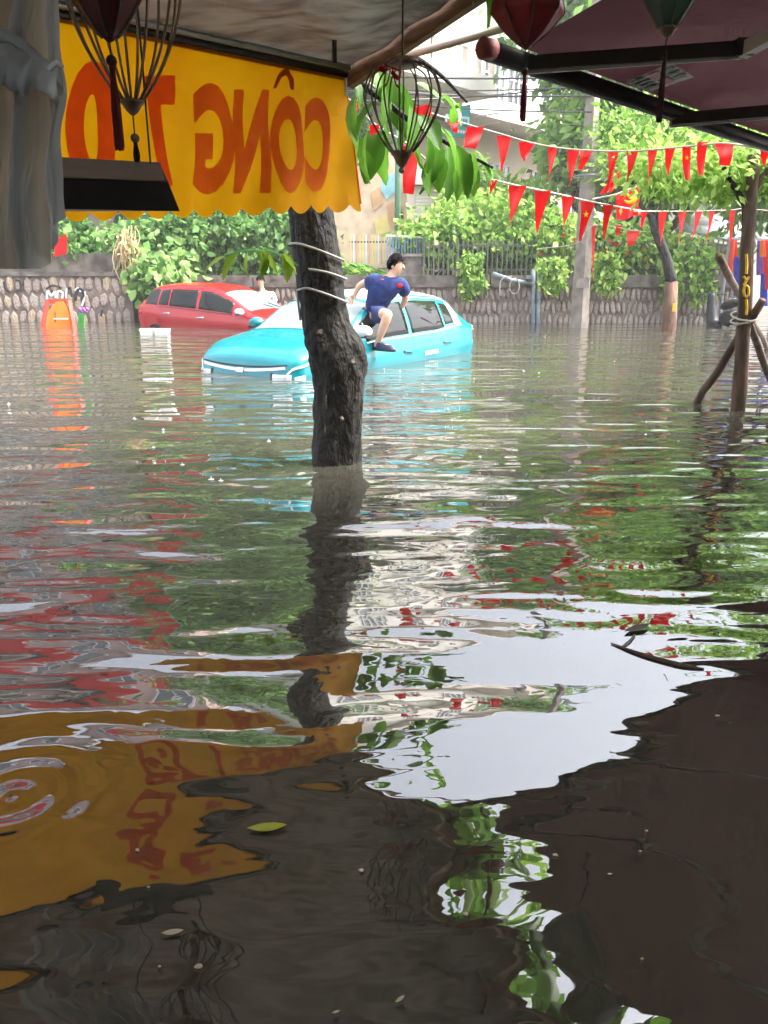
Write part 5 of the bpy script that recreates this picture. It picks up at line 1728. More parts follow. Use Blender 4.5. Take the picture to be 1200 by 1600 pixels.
VF = CarShape(
    top=[(-1.985, .72), (-1.965, .92), (-1.92, 1.06), (-1.47, 1.40), (-1.36, 1.45), (-1.0, 1.505), (-.4, 1.535), (.2, 1.515), (.42, 1.45), (1.00, 1.12), (1.12, 1.085), (1.5, 1.03), (1.8, .95), (1.93, .86), (1.985, .64)],
    belt=[(-1.985, .66), (-1.92, .97), (-1.75, 1.06), (-1.2, 1.05), (-.8, 1.0), (0, .975), (.9, .955), (1.2, .95), (1.6, .90), (1.9, .80), (1.985, .60)],
    w=[(-1.985, .60), (-1.94, .73), (-1.78, .815), (-1.3, .86), (0, .86), (1.2, .86), (1.6, .83), (1.83, .75), (1.94, .62), (1.985, .48)],
    wr=[(-1.985, .5), (-1.92, .66), (-1.38, .565), (-1.2, .61), (0, .635), (.3, .625), (1.02, .70), (1.14, .76), (1.6, .73), (1.9, .58), (1.985, .4)], L=3.97)

TEAL_YAW = math.atan2(-0.83, -0.557)
tc_ = thing('teal_car', 'teal hatchback with white roof, nose down in the flood, a man in its window', 'car', (-0.43, 10.1, -0.71))
tc_.scale = (1.03, 1.0, 1.03)
tc_.rotation_euler = (0, R(-0.2), TEAL_YAW)
opts = dict(roof=(-1.38, .40), screen=(.46, 1.04), rear=(-1.88, -1.46), seams=[[(.86, .15), (.92, .55), (.88, .98)], [(-.15, .12), (-.15, .5), (-.17, .98)], [(-1.02, .2), (-1.1, .55), (-1.08, .98)], [(1.14, 1.0), (1.5, .97), (1.86, .95)]],
            handles=[(-.02, .80), (-.98, .82)], handle_m='teal_paint', near=1, mirror_up=0.09, mirror=(1.03, 0), mirror_m='roof_white', axles=(1.22, -1.28), clad_m='cladding', clad_sill=True)
build_car(VF, tc_, 'teal_paint', 'roof_white', [(-.10, .78, .10, .86), (-.96, -.18, .10, .86), (-1.22, -1.01, .16, .80)], opts)
for side in (1, -1):
    VF.patch(-1.43, -1.25, 1.05, 1.95, 0.004, side, 8, 8).build('rear_pillar', 'roof_white', tc_, smooth=True, local=True)
    VF.patch(-1.965, -1.80, .80, .97, 0.012, side, 8, 5).build('tail_light', 'lamp_red', tc_, smooth=True, local=True)
    VF.patch(-1.95, -1.80, .98, 1.2, 0.012, side, 6, 4).build('tail_light_cap', 'roof_white', tc_, smooth=True, local=True)
    VF.patch(1.80, 1.955, .62, .80, 0.010, side, 8, 5).build('headlight', 'lamp_clear', tc_, smooth=True, local=True)
    VF.patch(1.70, 1.95, .92, .96, 0.008, side, 8, 3).build('headlight_strip', 'lamp_clear', tc_, smooth=True, local=True)
    q = [VF.off(.74 - .1 * k, 1.92 - 0.004 * k, 0.012, side) for k in range(0, 12)]
    for k in range(7):
        x = -.42 - .048 * k
        MB().box(VF.off(x, .73, 0.004, side), (0.03, 0.006, 0.05)).build('door_lettering', 'paint_white', tc_, local=True)
    # bright strip under the windows
    VF.line([(x, 1.04) for x in np.linspace(.8, -1.42, 20)], side, 0.009, 0.004).build('window_trim', 'chrome', tc_, local=True)
# winged bright strip and dark joint across the nose
for sy in (1, -1):
    ys = [sy * v for v in np.linspace(0.03, 0.60, 9)]
    strip_front(VF, ys, [0.735 + 0.045 * (abs(y) / 0.6) ** 1.6 for y in ys], 0.03, 0.008).build('nose_strip', 'chrome', tc_, local=True)
ys = list(np.linspace(-0.62, 0.62, 15))
strip_front(VF, ys, [0.775 + 0.03 * (abs(y) / 0.6) ** 2 for y in ys], 0.014, 0.006).build('bonnet_joint', 'car_trim', tc_, local=True)
strip_front(VF, list(np.linspace(-0.05, 0.05, 5)), [0.735] * 5, 0.05, 0.018).build('badge', 'chrome', tc_, local=True)
for sy in (1, -1):
    strip_front(VF, [sy * v for v in np.linspace(0.46, 0.66, 6)], [0.675] * 6, 0.075, 0.010).build('lamp_unit', 'lamp_clear', tc_, local=True)
    strip_front(VF, [sy * v for v in np.linspace(0.43, 0.455, 3)], [0.675] * 3, 0.1, 0.009).build('lamp_surround', 'car_trim', tc_, local=True)
strip_front(VF, list(np.linspace(-0.5, 0.5, 13)), [0.54] * 13, 0.14, 0.006).build('lower_grille', 'car_trim', tc_, local=True)
# far side mirror seen over the bonnet is built with the pair; spoiler over the rear window
MB().grid(lambda u, v: VF.off(-1.34 - 0.10 * v, 2.0 + 1.0 * u, 0.014, 1), 8, 3).build('spoiler', 'roof_white', tc_, smooth=True, local=True)

YA = CarShape(
    top=[(-1.95, .70), (-1.92, .92), (-1.83, 1.06), (-1.58, 1.38), (-1.48, 1.43), (-1.0, 1.485), (-.3, 1.50), (.15, 1.47), (.4, 1.38), (1.05, 1.04), (1.2, .985), (1.5, .92), (1.8, .82), (1.9, .72), (1.95, .58)],
    belt=[(-1.95, .64), (-1.88, .95), (-1.7, 1.0), (-1.2, .975), (0, .925), (.9, .895), (1.2, .87), (1.6, .80), (1.87, .70), (1.95, .54)],
    w=[(-1.95, .58), (-1.9, .72), (-1.72, .80), (-1.2, .85), (0, .85), (1.2, .84), (1.6, .80), (1.8, .72), (1.91, .58), (1.95, .45)],
    wr=[(-1.95, .5), (-1.85, .62), (-1.55, .55), (-1.0, .60), (0, .62), (.3, .61), (1.05, .68), (1.2, .74), (1.6, .70), (1.87, .56), (1.95, .38)], L=3.9)
rc_ = thing('red_car', 'red hatchback sunk to its door handles beside the stone wall', 'car', (-3.45, 17.35, -0.60))
rc_.rotation_euler = (0, R(1.8), R(-27))
opts = dict(roof=(-1.5, .35), screen=(.42, 1.10), rear=(-1.86, -1.56), seams=[[(.82, .15), (.9, .55), (.86, .98)], [(-.18, .12), (-.2, .98)], [(-1.02, .2), (-1.1, .55), (-1.06, .98)], [(1.2, 1.0), (1.5, .97), (1.82, .95)]],
            handles=[(-.06, .83), (-.98, .85)], handle_m='chrome', near=-1, mirror=(1.03, 0), mirror_m='roof_white', axles=(1.2, -1.3), clad_m='red_paint')
build_car(YA, rc_, 'red_paint', None, [(-.12, .74, .10, .84), (-.92, -.20, .10, .84), (-1.22, -.96, .12, .82)], opts)
for side in (1, -1):
    YA.patch(-1.62, -1.27, 1.08, 1.9, 0.006, side, 8, 8).build('rear_pillar', 'car_trim', rc_, smooth=True, local=True)
    YA.patch(-1.93, -1.72, .78, .99, 0.012, side, 8, 5).build('tail_light', 'lamp_red', rc_, smooth=True, local=True)
    YA.patch(1.62, 1.92, .72, .95, 0.010, side, 8, 5).build('headlight', 'lamp_clear', rc_, smooth=True, local=True)
    YA.line([(x, 1.03) for x in np.linspace(.78, -1.24, 18)], side, 0.008, 0.003).build('window_trim', 'car_trim', rc_, local=True)
MB().tube([(-1.05, 0.1, 1.49), (-1.28, 0.1, 1.66)], 0.006, 5).build('aerial', 'grey_metal', rc_, local=True)
strip_front(YA, list(np.linspace(-0.5, 0.5, 11)), [0.6] * 11, 0.16, 0.006).build('grille', 'car_trim', rc_, local=True)

# ================================================================== PEOPLE
def skinned(verts, edges, name, m, parent, root=0, sub_=2, origin=None):
    """continuous surface grown round a skeleton; verts: (point, radius or (rx, ry))"""
    me = bpy.data.meshes.new(name + '_skeleton')
    org = Vector(WORLD[parent.name])
    me.from_pydata([tuple(Vector(v[0]) - org) for v in verts], edges, [])
    o = bpy.data.objects.new(name + '_skeleton', me)
    COL.objects.link(o)
    sk = o.modifiers.new('skin', 'SKIN')
    sk.use_smooth_shade = True
    sk.branch_smoothing = 0.4
    lay = me.skin_vertices[0].data
    for i, v in enumerate(verts):
        rr = v[1]
        lay[i].radius = rr if hasattr(rr, '__len__') else (rr, rr)
        lay[i].use_root = (i == root)
    ss = o.modifiers.new('sub', 'SUBSURF')
    ss.levels = sub_; ss.render_levels = sub_
    dg = bpy.context.evaluated_depsgraph_get()
    out = bpy.data.meshes.new_from_object(o.evaluated_get(dg))
    bpy.data.objects.remove(o); bpy.data.meshes.remove(me)
    out.name = name
    out.materials.clear(); out.materials.append(M[m])
    out.polygons.foreach_set('use_smooth', [True] * len(out.polygons))
    ob = bpy.data.objects.new(name, out)
    COL.objects.link(ob)
    ob.parent = parent
    WORLD[ob.name] = org
    return ob

def ellipsoid(c, r, n=14, rot=None, squeeze=None):
    b = MB(); vs, fs = [], []
    m_ = 10
    for i in range(m_ + 1):
        th = PI * i / m_
        for k in range(n):
            a = 2 * PI * k / n
            p = Vector((r[0] * math.sin(th) * math.cos(a), r[1] * math.sin(th) * math.sin(a), r[2] * math.cos(th)))
            if squeeze: p = squeeze(p)
            if rot is not None: p = rot @ p
            vs.append(Vector(c) + p)
    for i in range(m_):
        for k in range(n):
            fs.append((i * n + k, i * n + (k + 1) % n, (i + 1) * n + (k + 1) % n, (i + 1) * n + k))
    return b.add(vs, fs)

def head_parts(parent, centre, face, up, hs, hair_len=0.0):
    """face, hair: centre of the skull, unit vector the face looks along, size hs = head height"""
    f = Vector(face).normalized()
    u = (Vector(up) - f * Vector(up).dot(f)).normalized()
    s = f.cross(u)
    rot = Matrix((f, s, u)).transposed()
    c = Vector(centre)
    # hair cap: covers crown, back and sides down to the ears, fringe over the brow
    def cut(p):
        q = p.copy()
        fr = p.x / (0.48 * hs)
        low = 0.20 * hs if fr > 0.35 else (-0.10 * hs if fr > -0.1 else -0.24 * hs)
        if q.z < low: 
            q.z = low + (q.z - low) * 0.06
            q.x *= 0.94; q.y *= 0.94
        wv = 1 + 0.05 * math.sin(p.y * 160 + p.x * 90) + 0.05 * math.sin(p.y * 310 - p.z * 200)
        return Vector((q.x * wv, q.y * wv, q.z * wv))
    ellipsoid(c + u * 0.06 * hs - f * 0.03 * hs, (0.47 * hs, 0.385 * hs, 0.50 * hs), 24, rot, cut).build('hair', 'hair', parent, smooth=True)
    for sg_ in (-1, 1):
        ellipsoid(c + f * 0.37 * hs + s * sg_ * 0.15 * hs + u * 0.03 * hs, (0.03 * hs, 0.06 * hs, 0.03 * hs), 10, rot).build('eye', 'eye_dark', parent)
        ellipsoid(c + f * 0.375 * hs + s * sg_ * 0.15 * hs + u * 0.12 * hs, (0.03 * hs, 0.09 * hs, 0.018 * hs), 10, rot).build('eyebrow', 'hair', parent)
        ellipsoid(c + s * sg_ * 0.355 * hs - u * 0.02 * hs - f * 0.02 * hs, (0.07 * hs, 0.03 * hs, 0.13 * hs), 10, rot).build('ear', 'skin', parent, smooth=True)
    MB().add([c + f * 0.36 * hs + u * 0.08 * hs, c + f * 0.37 * hs - u * 0.12 * hs + s * 0.07 * hs, c + f * 0.50 * hs - u * 0.10 * hs, c + f * 0.37 * hs - u * 0.12 * hs - s * 0.07 * hs],
             [(0, 1, 2), (0, 2, 3), (1, 3, 2), (0, 3, 1)]).build('nose', 'skin', parent, smooth=True)
    ellipsoid(c + f * 0.355 * hs - u * 0.235 * hs, (0.015 * hs, 0.085 * hs, 0.016 * hs), 12, rot).build('mouth', 'lips', parent)

# the man sitting in the driver's window
bpy.context.view_layer.update()
CM = tc_.matrix_world
sill = CM @ Vector((0.30, 0.86, 0.98))
YD = sill.y
def K(x, y, dy): return at(x, y, YD + dy)
man = thing('person', 'man in navy polo shirt and shorts sitting in the window of the teal car', 'person', K(585, 492, -0.02))
pelvis, spine, chest, nb = K(583, 490, -0.06), K(590, 470, -0.11), K(602, 449, -0.15), K(611, 434, -0.15)
neck, jaw, skull, crown = K(614, 428, -0.15), K(620, 421, -0.165), K(619, 413, -0.15), K(618, 406, -0.14)
rsh, rel, rwr, rpm = K(585, 436, -0.10), K(562, 446, -0.05), K(554, 458, -0.04), K(551, 463, -0.05)
lsh, lel, lwr = K(629, 443, -0.18), K(634, 466, -0.06), K(627, 482, 0.0)
rhip, rkn, ran = K(585, 494, -0.1), K(607, 489, -0.44), K(590, 535, -0.34)
rhe, rtoe = K(587, 541, -0.33), K(609, 543, -0.42)
lhip, lkn, lan = K(574, 493, 0.0), K(552, 492, 0.22), K(548, 530, 0.26)
V = [(pelvis, (.13, .11)), (spine, (.125, .10)), (chest, (.15, .105)), (nb, .075), (neck, .052), (jaw, (.062, .066)), (skull, (.078, .088)), (crown, .056),
     (rsh, .062), (rel, .042), (rwr, .029), (rpm, (.035, .02)),
     (lsh, .062), (lel, .042), (lwr, .029),
     (rhip, .09), (rkn, .06), (ran, .036), (rhe, .04), (rtoe, (.04, .024)),
     (lhip, .09), (lkn, .06), (lan, .036),
     (rkn.lerp(ran, 0.35), .058), (rsh.lerp(rel, .5), .05), (rel.lerp(rwr, .4), .04)]
E = [(0, 1), (1, 2), (2, 3), (3, 4), (4, 5), (5, 6), (6, 7), (2, 8), (8, 24), (24, 9), (9, 25), (25, 10), (10, 11), (2, 12), (12, 13), (13, 14), (0, 15), (15, 16), (16, 23), (23, 17), (17, 18), (18, 19), (0, 20), (20, 21), (21, 22)]
# fingers of the hand resting on the windscreen pillar
base = len(V)
hd = (rpm - rwr).normalized()
hx = Vector((0.75, 0.1, -0.65)).normalized()
for k in range(4):
    r0 = rpm + hx * (-0.028 + 0.019 * k) + hd * 0.012
    Lk = (0.034, 0.042, 0.040, 0.03)[k]
    p1 = r0 + hd * Lk + Vector((0, -0.006, -0.006)); p2 = p1 + hd * Lk * 0.7 + Vector((0, 0.008, -0.02))
    V += [(r0, .0105), (p1, .0095), (p2, .008)]
    E += [(11, base), (base, base + 1), (base + 1, base + 2)]; base += 3
r0 = rwr.lerp(rpm, 0.5) + hx * 0.03; p1 = r0 + hx * 0.03 + hd * 0.025
V += [(r0, .012), (p1, .009)]
E += [(10, base), (base, base + 1)]
skinned(V, E, 'body', 'skin', man)
SV = [(pelvis.lerp(spine, -0.05), (.165, .14)), (spine, (.155, .13)), (chest, (.175, .13)), (nb.lerp(chest, 0.25), (.10, .085)), (nb.lerp(neck, 0.3), .068),
      (rsh, .088), (rsh.lerp(rel, .72), .078), (lsh, .086), (lsh.lerp(lel, .8), .078)]
skinned(SV, [(0, 1), (1, 2), (2, 3), (3, 4), (2, 5), (5, 6), (2, 7), (7, 8)], 'polo_shirt', 'navy_shirt', man)
skinned([(pelvis.lerp(spine, .3), (.15, .13)), (pelvis, (.155, .135)), (rhip, .112), (rhip.lerp(rkn, .72), .098), (lhip, .11), (lhip.lerp(lkn, .9), .095)], [(0, 1), (1, 2), (2, 3), (1, 4), (4, 5)], 'shorts', 'navy_shorts', man)
sole = MB()
fd = (rtoe - rhe); fl = fd.length; fd.normalize()
fs_ = fd.cross(Vector((0, 0, 1))).normalized()
fu_ = fs_.cross(fd)
for nm, h0, h1, m_ in (('shoe_sole', -0.045, -0.02, 'car_trim'), ('shoe', -0.02, 0.028, 'shoe')):
    out = []
    for k in range(18):
        a = 2 * PI * k / 18
        lx = math.cos(a) * (fl * 0.5 + 0.07)
        ly = math.sin(a) * (0.05 + 0.006 * math.cos(a))
        out.append((lx, ly))
    c = (rhe + rtoe) / 2 + fd * 0.015
    b = MB()
    lo = [c + fd * x + fs_ * y + fu_ * h0 for x, y in out]
    if nm == 'shoe':
        hi = [c + fd * x * (0.72 if x > 0 else 0.85) - fd * 0.01 + fs_ * y * 0.7 + fu_ * (h1 + (0.02 if x < 0 else 0.0)) for x, y in out]
    else:
        hi = [c + fd * x + fs_ * y + fu_ * h1 for x, y in out]
    b.add(lo + hi, [(k, (k + 1) % 18, 18 + (k + 1) % 18, 18 + k) for k in range(18)] + [tuple(range(17, -1, -1)), tuple(range(18, 36))])
    b.build(nm, m_, man)
head_parts(man, K(619.5, 415, -0.155), (0.86, -0.5, -0.04), (0.05, 0, 1), 0.235)
p = K(624, 446, -0.15)
ellipsoid(p + Vector((0.0, -0.115, 0)), (0.03, 0.012, 0.025)).build('chest_badge', 'flag_red', man)
p = K(597, 437, -0.15)
ellipsoid(p + Vector((0.0, -0.105, 0)), (0.022, 0.012, 0.01)).build('shirt_logo', 'red_plastic', man)
cl = K(612, 433, -0.16)
MB().tube([cl + Vector((0.068 * math.cos(a), 0.06 * math.sin(a), 0.012 * math.sin(a))) for a in np.linspace(0, 2 * PI, 15)], 0.012, 6).build('collar', 'navy_shirt', man)

# the man standing in the water behind the red car
Yp = 18.55
def Q(x, y, dy=0.0): return at(x, y, Yp + dy)
m2 = thing('person', 'dark-haired man in a white shirt standing behind the red car', 'person', (Q(400, 440).x, Yp, -0.56))
hd0 = Q(407, 440)
X0, Zh = hd0.x, hd0.z
def B2(dx, dz, dy=0.0): return Vector((X0 + dx, Yp + dy, Zh + dz))
V2 = [(B2(0.1, -0.72), (.14, .11)), (B2(0.09, -0.50), (.13, .10)), (B2(0.06, -0.30), (.15, .11)), (B2(0.03, -0.20), .07), (B2(0.02, -0.14), .052), (B2(-0.005, -0.06, -.02), (.064, .068)), (B2(0, 0.02), (.08, .09)), (B2(0, 0.085), .058),
      (B2(0.27, -0.27), .06), (B2(0.34, -0.55), .042), (B2(0.30, -0.78, -.1), .03), (B2(0.29, -0.86, -.12), .034),
      (B2(-0.13, -0.27), .06), (B2(-0.19, -0.55), .042), (B2(-0.17, -0.78, -.1), .03), (B2(-0.17, -0.86, -.12), .034),
      (B2(0.18, -0.82), .09), (B2(0.19, -1.20), .062), (B2(0.2, -1.55), .045), (B2(0.2, -1.6, -.14), .035),
      (B2(0.0, -0.82), .09), (B2(-0.02, -1.20), .062), (B2(-0.03, -1.55), .045), (B2(-0.03, -1.6, -.14), .035)]
E2 = [(0, 1), (1, 2), (2, 3), (3, 4), (4, 5), (5, 6), (6, 7), (2, 8), (8, 9), (9, 10), (10, 11), (2, 12), (12, 13), (13, 14), (14, 15), (0, 16), (16, 17), (17, 18), (18, 19), (0, 20), (20, 21), (21, 22), (22, 23)]
skinned(V2, E2, 'body', 'skin', m2)
skinned([(B2(0.1, -0.74), (.165, .13)), (B2(0.09, -0.50), (.155, .125)), (B2(0.06, -0.30), (.172, .13)), (B2(0.03, -0.215), .085), (B2(0.27, -0.27), .082), (B2(0.32, -0.48), .075), (B2(-0.13, -0.27), .082), (B2(-0.175, -0.48), .075)],
        [(0, 1), (1, 2), (2, 3), (2, 4), (4, 5), (2, 6), (6, 7)], 'shirt', 'shirt_white', m2)
skinned([(B2(0.1, -0.72), (.15, .125)), (B2(0.18, -0.84), .11), (B2(0.19, -1.1), .095), (B2(0.0, -0.84), .11), (B2(-0.02, -1.1), .095)], [(0, 1), (1, 2), (0, 3), (3, 4)], 'shorts', 'navy_shorts', m2)
head_parts(m2, B2(0, 0.005, -.01), (0.25, -0.97, -0.1), (0, 0, 1), 0.25)

# ================================================================== BUNTING
def pennant(parent, x0, x1, y0, tx, ty, Y, seed, star=False, blunt=0.0, name='pennant'):
    a, b = at(x0, y0, Y), at(x1, y0, Y)
    t = at(tx, ty, Y)
    rr = random.Random(seed)
    ph = rr.uniform(0, 6)
    amp = rr.uniform(0.35, 0.9) * (b - a).length
    def fn(u, v):
        w = 1 - v * (1 - blunt)
        mid = a.lerp(b, 0.5).lerp(t, v)
        half = (b - a) * 0.5 * w
        p = mid + half * (2 * u - 1)
        return p + Vector((0, amp * (0.5 * math.sin(v * 4 + ph) + 0.4 * math.sin(u * 3 + v * 3 + ph)) * v, 0))
    o = MB().grid(fn, 5, 10).build(name, 'flag_red', parent, smooth=True)
    if star:
        c = fn(0.5, 0.33) + Vector((0, -0.012, 0))
        s = (b - a).length * 0.22
        pts = []
        for k in range(10):
            r_ = s if k % 2 == 0 else s * 0.42
            an = PI / 2 + k * PI / 5
            pts.append(c + Vector((math.cos(an) * r_, 0, math.sin(an) * r_)))
        MB().prism(pts, (0, 0.006, 0)).build('star', 'flag_yellow', o)
    return o

def bunting(label, anchors, flags, dfun, group='strings of red pennants'):
    t = thing('bunting_string', label, 'bunting', at(anchors[0][0], anchors[0][1], dfun(anchors[0][0])), group)
    MB().tube(smooth_path([at(x, y, dfun(x)) for x, y in anchors], 6), 0.006, 5).build('string', 'rope', t)
    for i, f in enumerate(flags):
        pennant(t, f[0], f[1], f[2], f[3], f[4], dfun((f[0] + f[1]) / 2), 31 * i + int(f[0]), star=f[5] if len(f) > 5 else False, blunt=f[6] if len(f) > 6 else 0.0)
    return t

d_up = lambda x: float(np.interp(x, [560, 700, 800, 920, 1200], [5.2, 7.0, 7.2, 6.4, 5.3]))
bunting('upper string of red pennants sagging from the broad leaves past the utility pole', [(560, 120), (640, 165), (710, 188), (743, 198), (788, 211), (822, 221), (865, 230), (918, 235), (990, 236), (1073, 229), (1130, 224), (1192, 232), (1260, 238)],
        [(699, 716, 188, 711, 207, 0, .5), (730, 757, 198, 733, 233, 0, .75), (776, 800, 212, 783, 270), (810, 836, 222, 818, 254, 0), (856, 872, 230, 857, 282), (887, 906, 234, 889, 292, 0), (906, 926, 236, 908, 264, 0, .35),
         (949, 967, 237, 952, 292), (979, 998, 236, 981, 284, 0), (1012, 1027, 235, 1013, 286, 0), (1039, 1055, 232, 1043, 274), (1066, 1080, 229, 1073, 282, 1, .6), (1089, 1106, 222, 1094, 274, 0, .45), (1117, 1146, 224, 1132, 258, 0, .7), (1186, 1204, 232, 1195, 258, 0)], d_up)
d_lo = lambda x: float(np.interp(x, [760, 800, 950, 1060, 1200], [5.3, 5.4, 6.4, 14.0, 15.0]))
bunting('lower string of large red pennants sagging in front of the utility pole', [(766, 280), (808, 290), (848, 298), (888, 307), (918, 314), (950, 320), (1000, 329)],
        [(795, 823, 290, 796, 352, 0), (835, 861, 298, 839, 364, 0), (878, 898, 307, 879, 359), (907, 931, 314, 908, 377, 1), (942, 958, 320, 944, 374, 0), (764, 778, 281, 766, 304, 0)], d_lo)
bunting('far string of thin red pennants before the white house at the right', [(990, 330), (1036, 330), (1066, 330), (1092, 330), (1112, 329), (1143, 328), (1164, 326), (1210, 330)],
        [(1000, 1012, 330, 1004, 356), (1029, 1043, 330, 1031, 384, 0), (1060, 1073, 330, 1061, 378), (1086, 1098, 330, 1082, 374), (1108, 1117, 329, 1104, 376), (1139, 1149, 328, 1142, 377), (1158, 1166, 327, 1160, 354)], d_lo)
d_ne = lambda x: float(np.interp(x, [530, 690], [4.9, 5.4]))
bunting('near string of red pennants tangled in the broad leaves behind the wire lantern', [(530, 150), (552, 160), (585, 194), (640, 227), (672, 254), (700, 262)],
        [(541, 563, 160, 547, 190, 0, .6), (577, 593, 195, 584, 224, 0, .4), (628, 656, 228, 638, 303, 0, .6), (648, 672, 166, 658, 190, 0, .6), (663, 681, 255, 668, 286, 0, .4)], d_ne)
bunting('short string of red pennants low against the creepers beside the pole', [(845, 388), (900, 380), (928, 352), (990, 360), (1010, 362)],
        [(924, 931, 352, 926, 442), (980, 1001, 361, 984, 384, 0, .5), (962, 972, 352, 966, 368, 0, .5)], lambda x: 15.6)
hf = thing('party_flag', 'red flag with yellow hammer and sickle hanging below the upper bunting', 'flag', at(985, 345, 10.2))
fo = [at(962, 306, 10.2), at(1004, 288, 10.2), at(998, 338, 10.2), at(966, 342, 10.2)]
def flag_fn(u, v):
    p = fo[0].lerp(fo[1], u).lerp(fo[3].lerp(fo[2], u), v)
    return p + Vector((0, 0.05 * math.sin(u * 7 + v * 2) * (0.4 + v), -0.02 * math.sin(u * 6) * v))
MB().grid(flag_fn, 14, 14).build('cloth', 'flag_red', hf, smooth=True)
c = at(984, 306, 10.1)
k = mpp(c)
MB().tube([c + Vector((k * 10 * math.cos(a), 0, k * 9.5 * math.sin(a))) for a in np.linspace(-PI * 0.78, PI * 0.42, 15)], lerp_list([0.008, 0.028, 0.03, 0.01], 15), 6, flat=1).build('sickle', 'flag_yellow', hf)
MB().bar(c + Vector((-k * 9, 0, k * 7)), c + Vector((k * 8, 0, -k * 8)), 0.024).build('hammer_handle', 'flag_yellow', hf)
MB().bar(c + Vector((-k * 12, 0, k * 3)), c + Vector((-k * 5, 0, k * 10)), 0.045).build('hammer_head', 'flag_yellow', hf)
MB().tube([at(926, 311, 10.3), at(962, 304, 10.25), at(1008, 286, 10.25), at(1030, 300, 10.6)], 0.012, 6).build('pole', 'pale_plastic', hf)
ff = thing('red_flag', 'crumpled red flag hooked below the pennants right of the utility pole', 'flag', at(950, 305, 10.25))
fo2 = [at(972, 258, 10.3), at(976, 264, 10.3), at(957, 300, 10.2), at(934, 304, 10.3)]
MB().grid(lambda u, v: fo2[0].lerp(fo2[1], u).lerp(fo2[3].lerp(fo2[2], u), v) + Vector((0, 0.05 * math.sin(u * 8 + v * 5), 0)), 10, 12).build('cloth', 'flag_red', ff, smooth=True)
for i, (x, y, lab, sz) in enumerate(((660, 165, 'red cloth scrap caught among the broad leaves left of the wire lantern centre', 26), )):
    t = tag(MB().grid(lambda u, v: at(x - sz / 2 + sz * u + 5 * v, y + sz * v, 4.4) + Vector((0, 0.03 * math.sin(u * 6 + v * 3), 0)), 6, 6).build('red_cloth', 'flag_red', smooth=True), lab, 'cloth')
lf_ = tag(MB().grid(lambda u, v: at(84 + 20 * u, 372 - 6 * u + 30 * v, 18.7) + Vector((0, 0.04 * math.sin(u * 6 + v * 3), 0)), 6, 6).build('red_flag', 'flag_red', smooth=True), 'small red flag above the left wall beside the grey curtain', 'flag')

# ================================================================== CLOTHS AND SCOOTER AT THE RIGHT EDGE
cr_ = thing('clothes_rail', 'rail of red, purple and blue cloths behind the street tree at the right edge', 'clothes rail', (9.2, 17.8, -0.5))
MB().bar(at(1138, 372, 17.8), at(1230, 376, 17.8), 0.04).build('rail', 'grey_metal', cr_)
for x in (1140, 1222):
    a = at(x, 372, 17.8)
    MB().tube([(a.x, a.y, -0.56), a], 0.03, 6).build('upright', 'grey_metal', cr_)
for i, (x0, y0, x1, y1, m) in enumerate(((1139, 374, 1152, 425, 'red_plastic'), (1146, 402, 1162, 462, 'cloth_blue'), (1180, 376, 1190, 430, 'cloth_purple'), (1184, 428, 1193, 478, 'cloth_blue'), (1187, 376, 1206, 452, 'flag_red'), (1180, 376, 1187, 402, 'orange_plastic'), (1196, 384, 1222, 470, 'cloth_blue'), (1149, 455, 1160, 466, 'cloth_white'))):
    dy = -0.05 * i
    MB().grid(lambda u, v: at(x0 + (x1 - x0) * u, y0 + (y1 - y0) * v, 17.75) + Vector((0, 0.05 * math.sin(u * 9 + v * 2) + dy, 0)), 8, 8).build('cloth', m, cr_, smooth=True)

# scooter half under water behind the street tree
sc0 = onz(1140, 512)
sco = thing('scooter', 'dark scooter half under water behind the crossed stakes', 'scooter', (sc0.x, sc0.y, -0.56))
def G(dx, dz, dy=0.0): return (sc0.x + dy - 0.12 * dx, sc0.y + dx, dz + 0.1)
MB().tube(smooth_path([G(-0.50, 0.36), G(-0.2, 0.42), G(0.15, 0.36), G(0.3, 0.3)], 4), lerp_list([0.07, 0.14, 0.15, 0.1], 13), 12, flat=0.6).build('seat', 'black_plastic', sco, smooth=True)
MB().tube(smooth_path([G(-0.55, 0.26), G(-0.3, 0.14), G(0.1, 0.08), G(0.3, 0.12)], 4), lerp_list([0.05, 0.15, 0.17, 0.1], 13), 12).build('tail_body', 'black_plastic', sco, smooth=True)
MB().tube(smooth_path([G(0.3, -0.1), G(0.62, -0.1), G(0.78, 0.2), G(0.86, 0.58)], 4), lerp_list([0.14, 0.14, 0.12, 0.08], 13), 12).build('leg_shield', 'black_plastic', sco, smooth=True)
MB().tube([G(0.86, 0.56, -0.32), G(0.84, 0.6), G(0.86, 0.56, 0.32)], 0.02, 8).build('handlebar', 'black_plastic', sco)
MB().lathe(G(0.92, 0.42), [(0.02, -0.08), (0.09, 0), (0.02, 0.08)], 12).build('headlamp', 'lamp_clear', sco, smooth=True)
for dx in (-0.35, 0.95):
    b = MB()
    b.tube([(sc0.x - 0.12 * dx, sc0.y + dx + 0.22 * math.cos(a), -0.3 + 0.22 * math.sin(a)) for a in np.linspace(0, 2 * PI, 21)], 0.05, 8)
    b.build('wheel', 'tyre', sco, smooth=True)
MB().tube([G(-0.02, 0.5, -0.1), G(0.05, 0.46, 0.0), G(0.1, 0.5, 0.1)], 0.012, 6).build('grab_rail', 'grey_metal', sco)

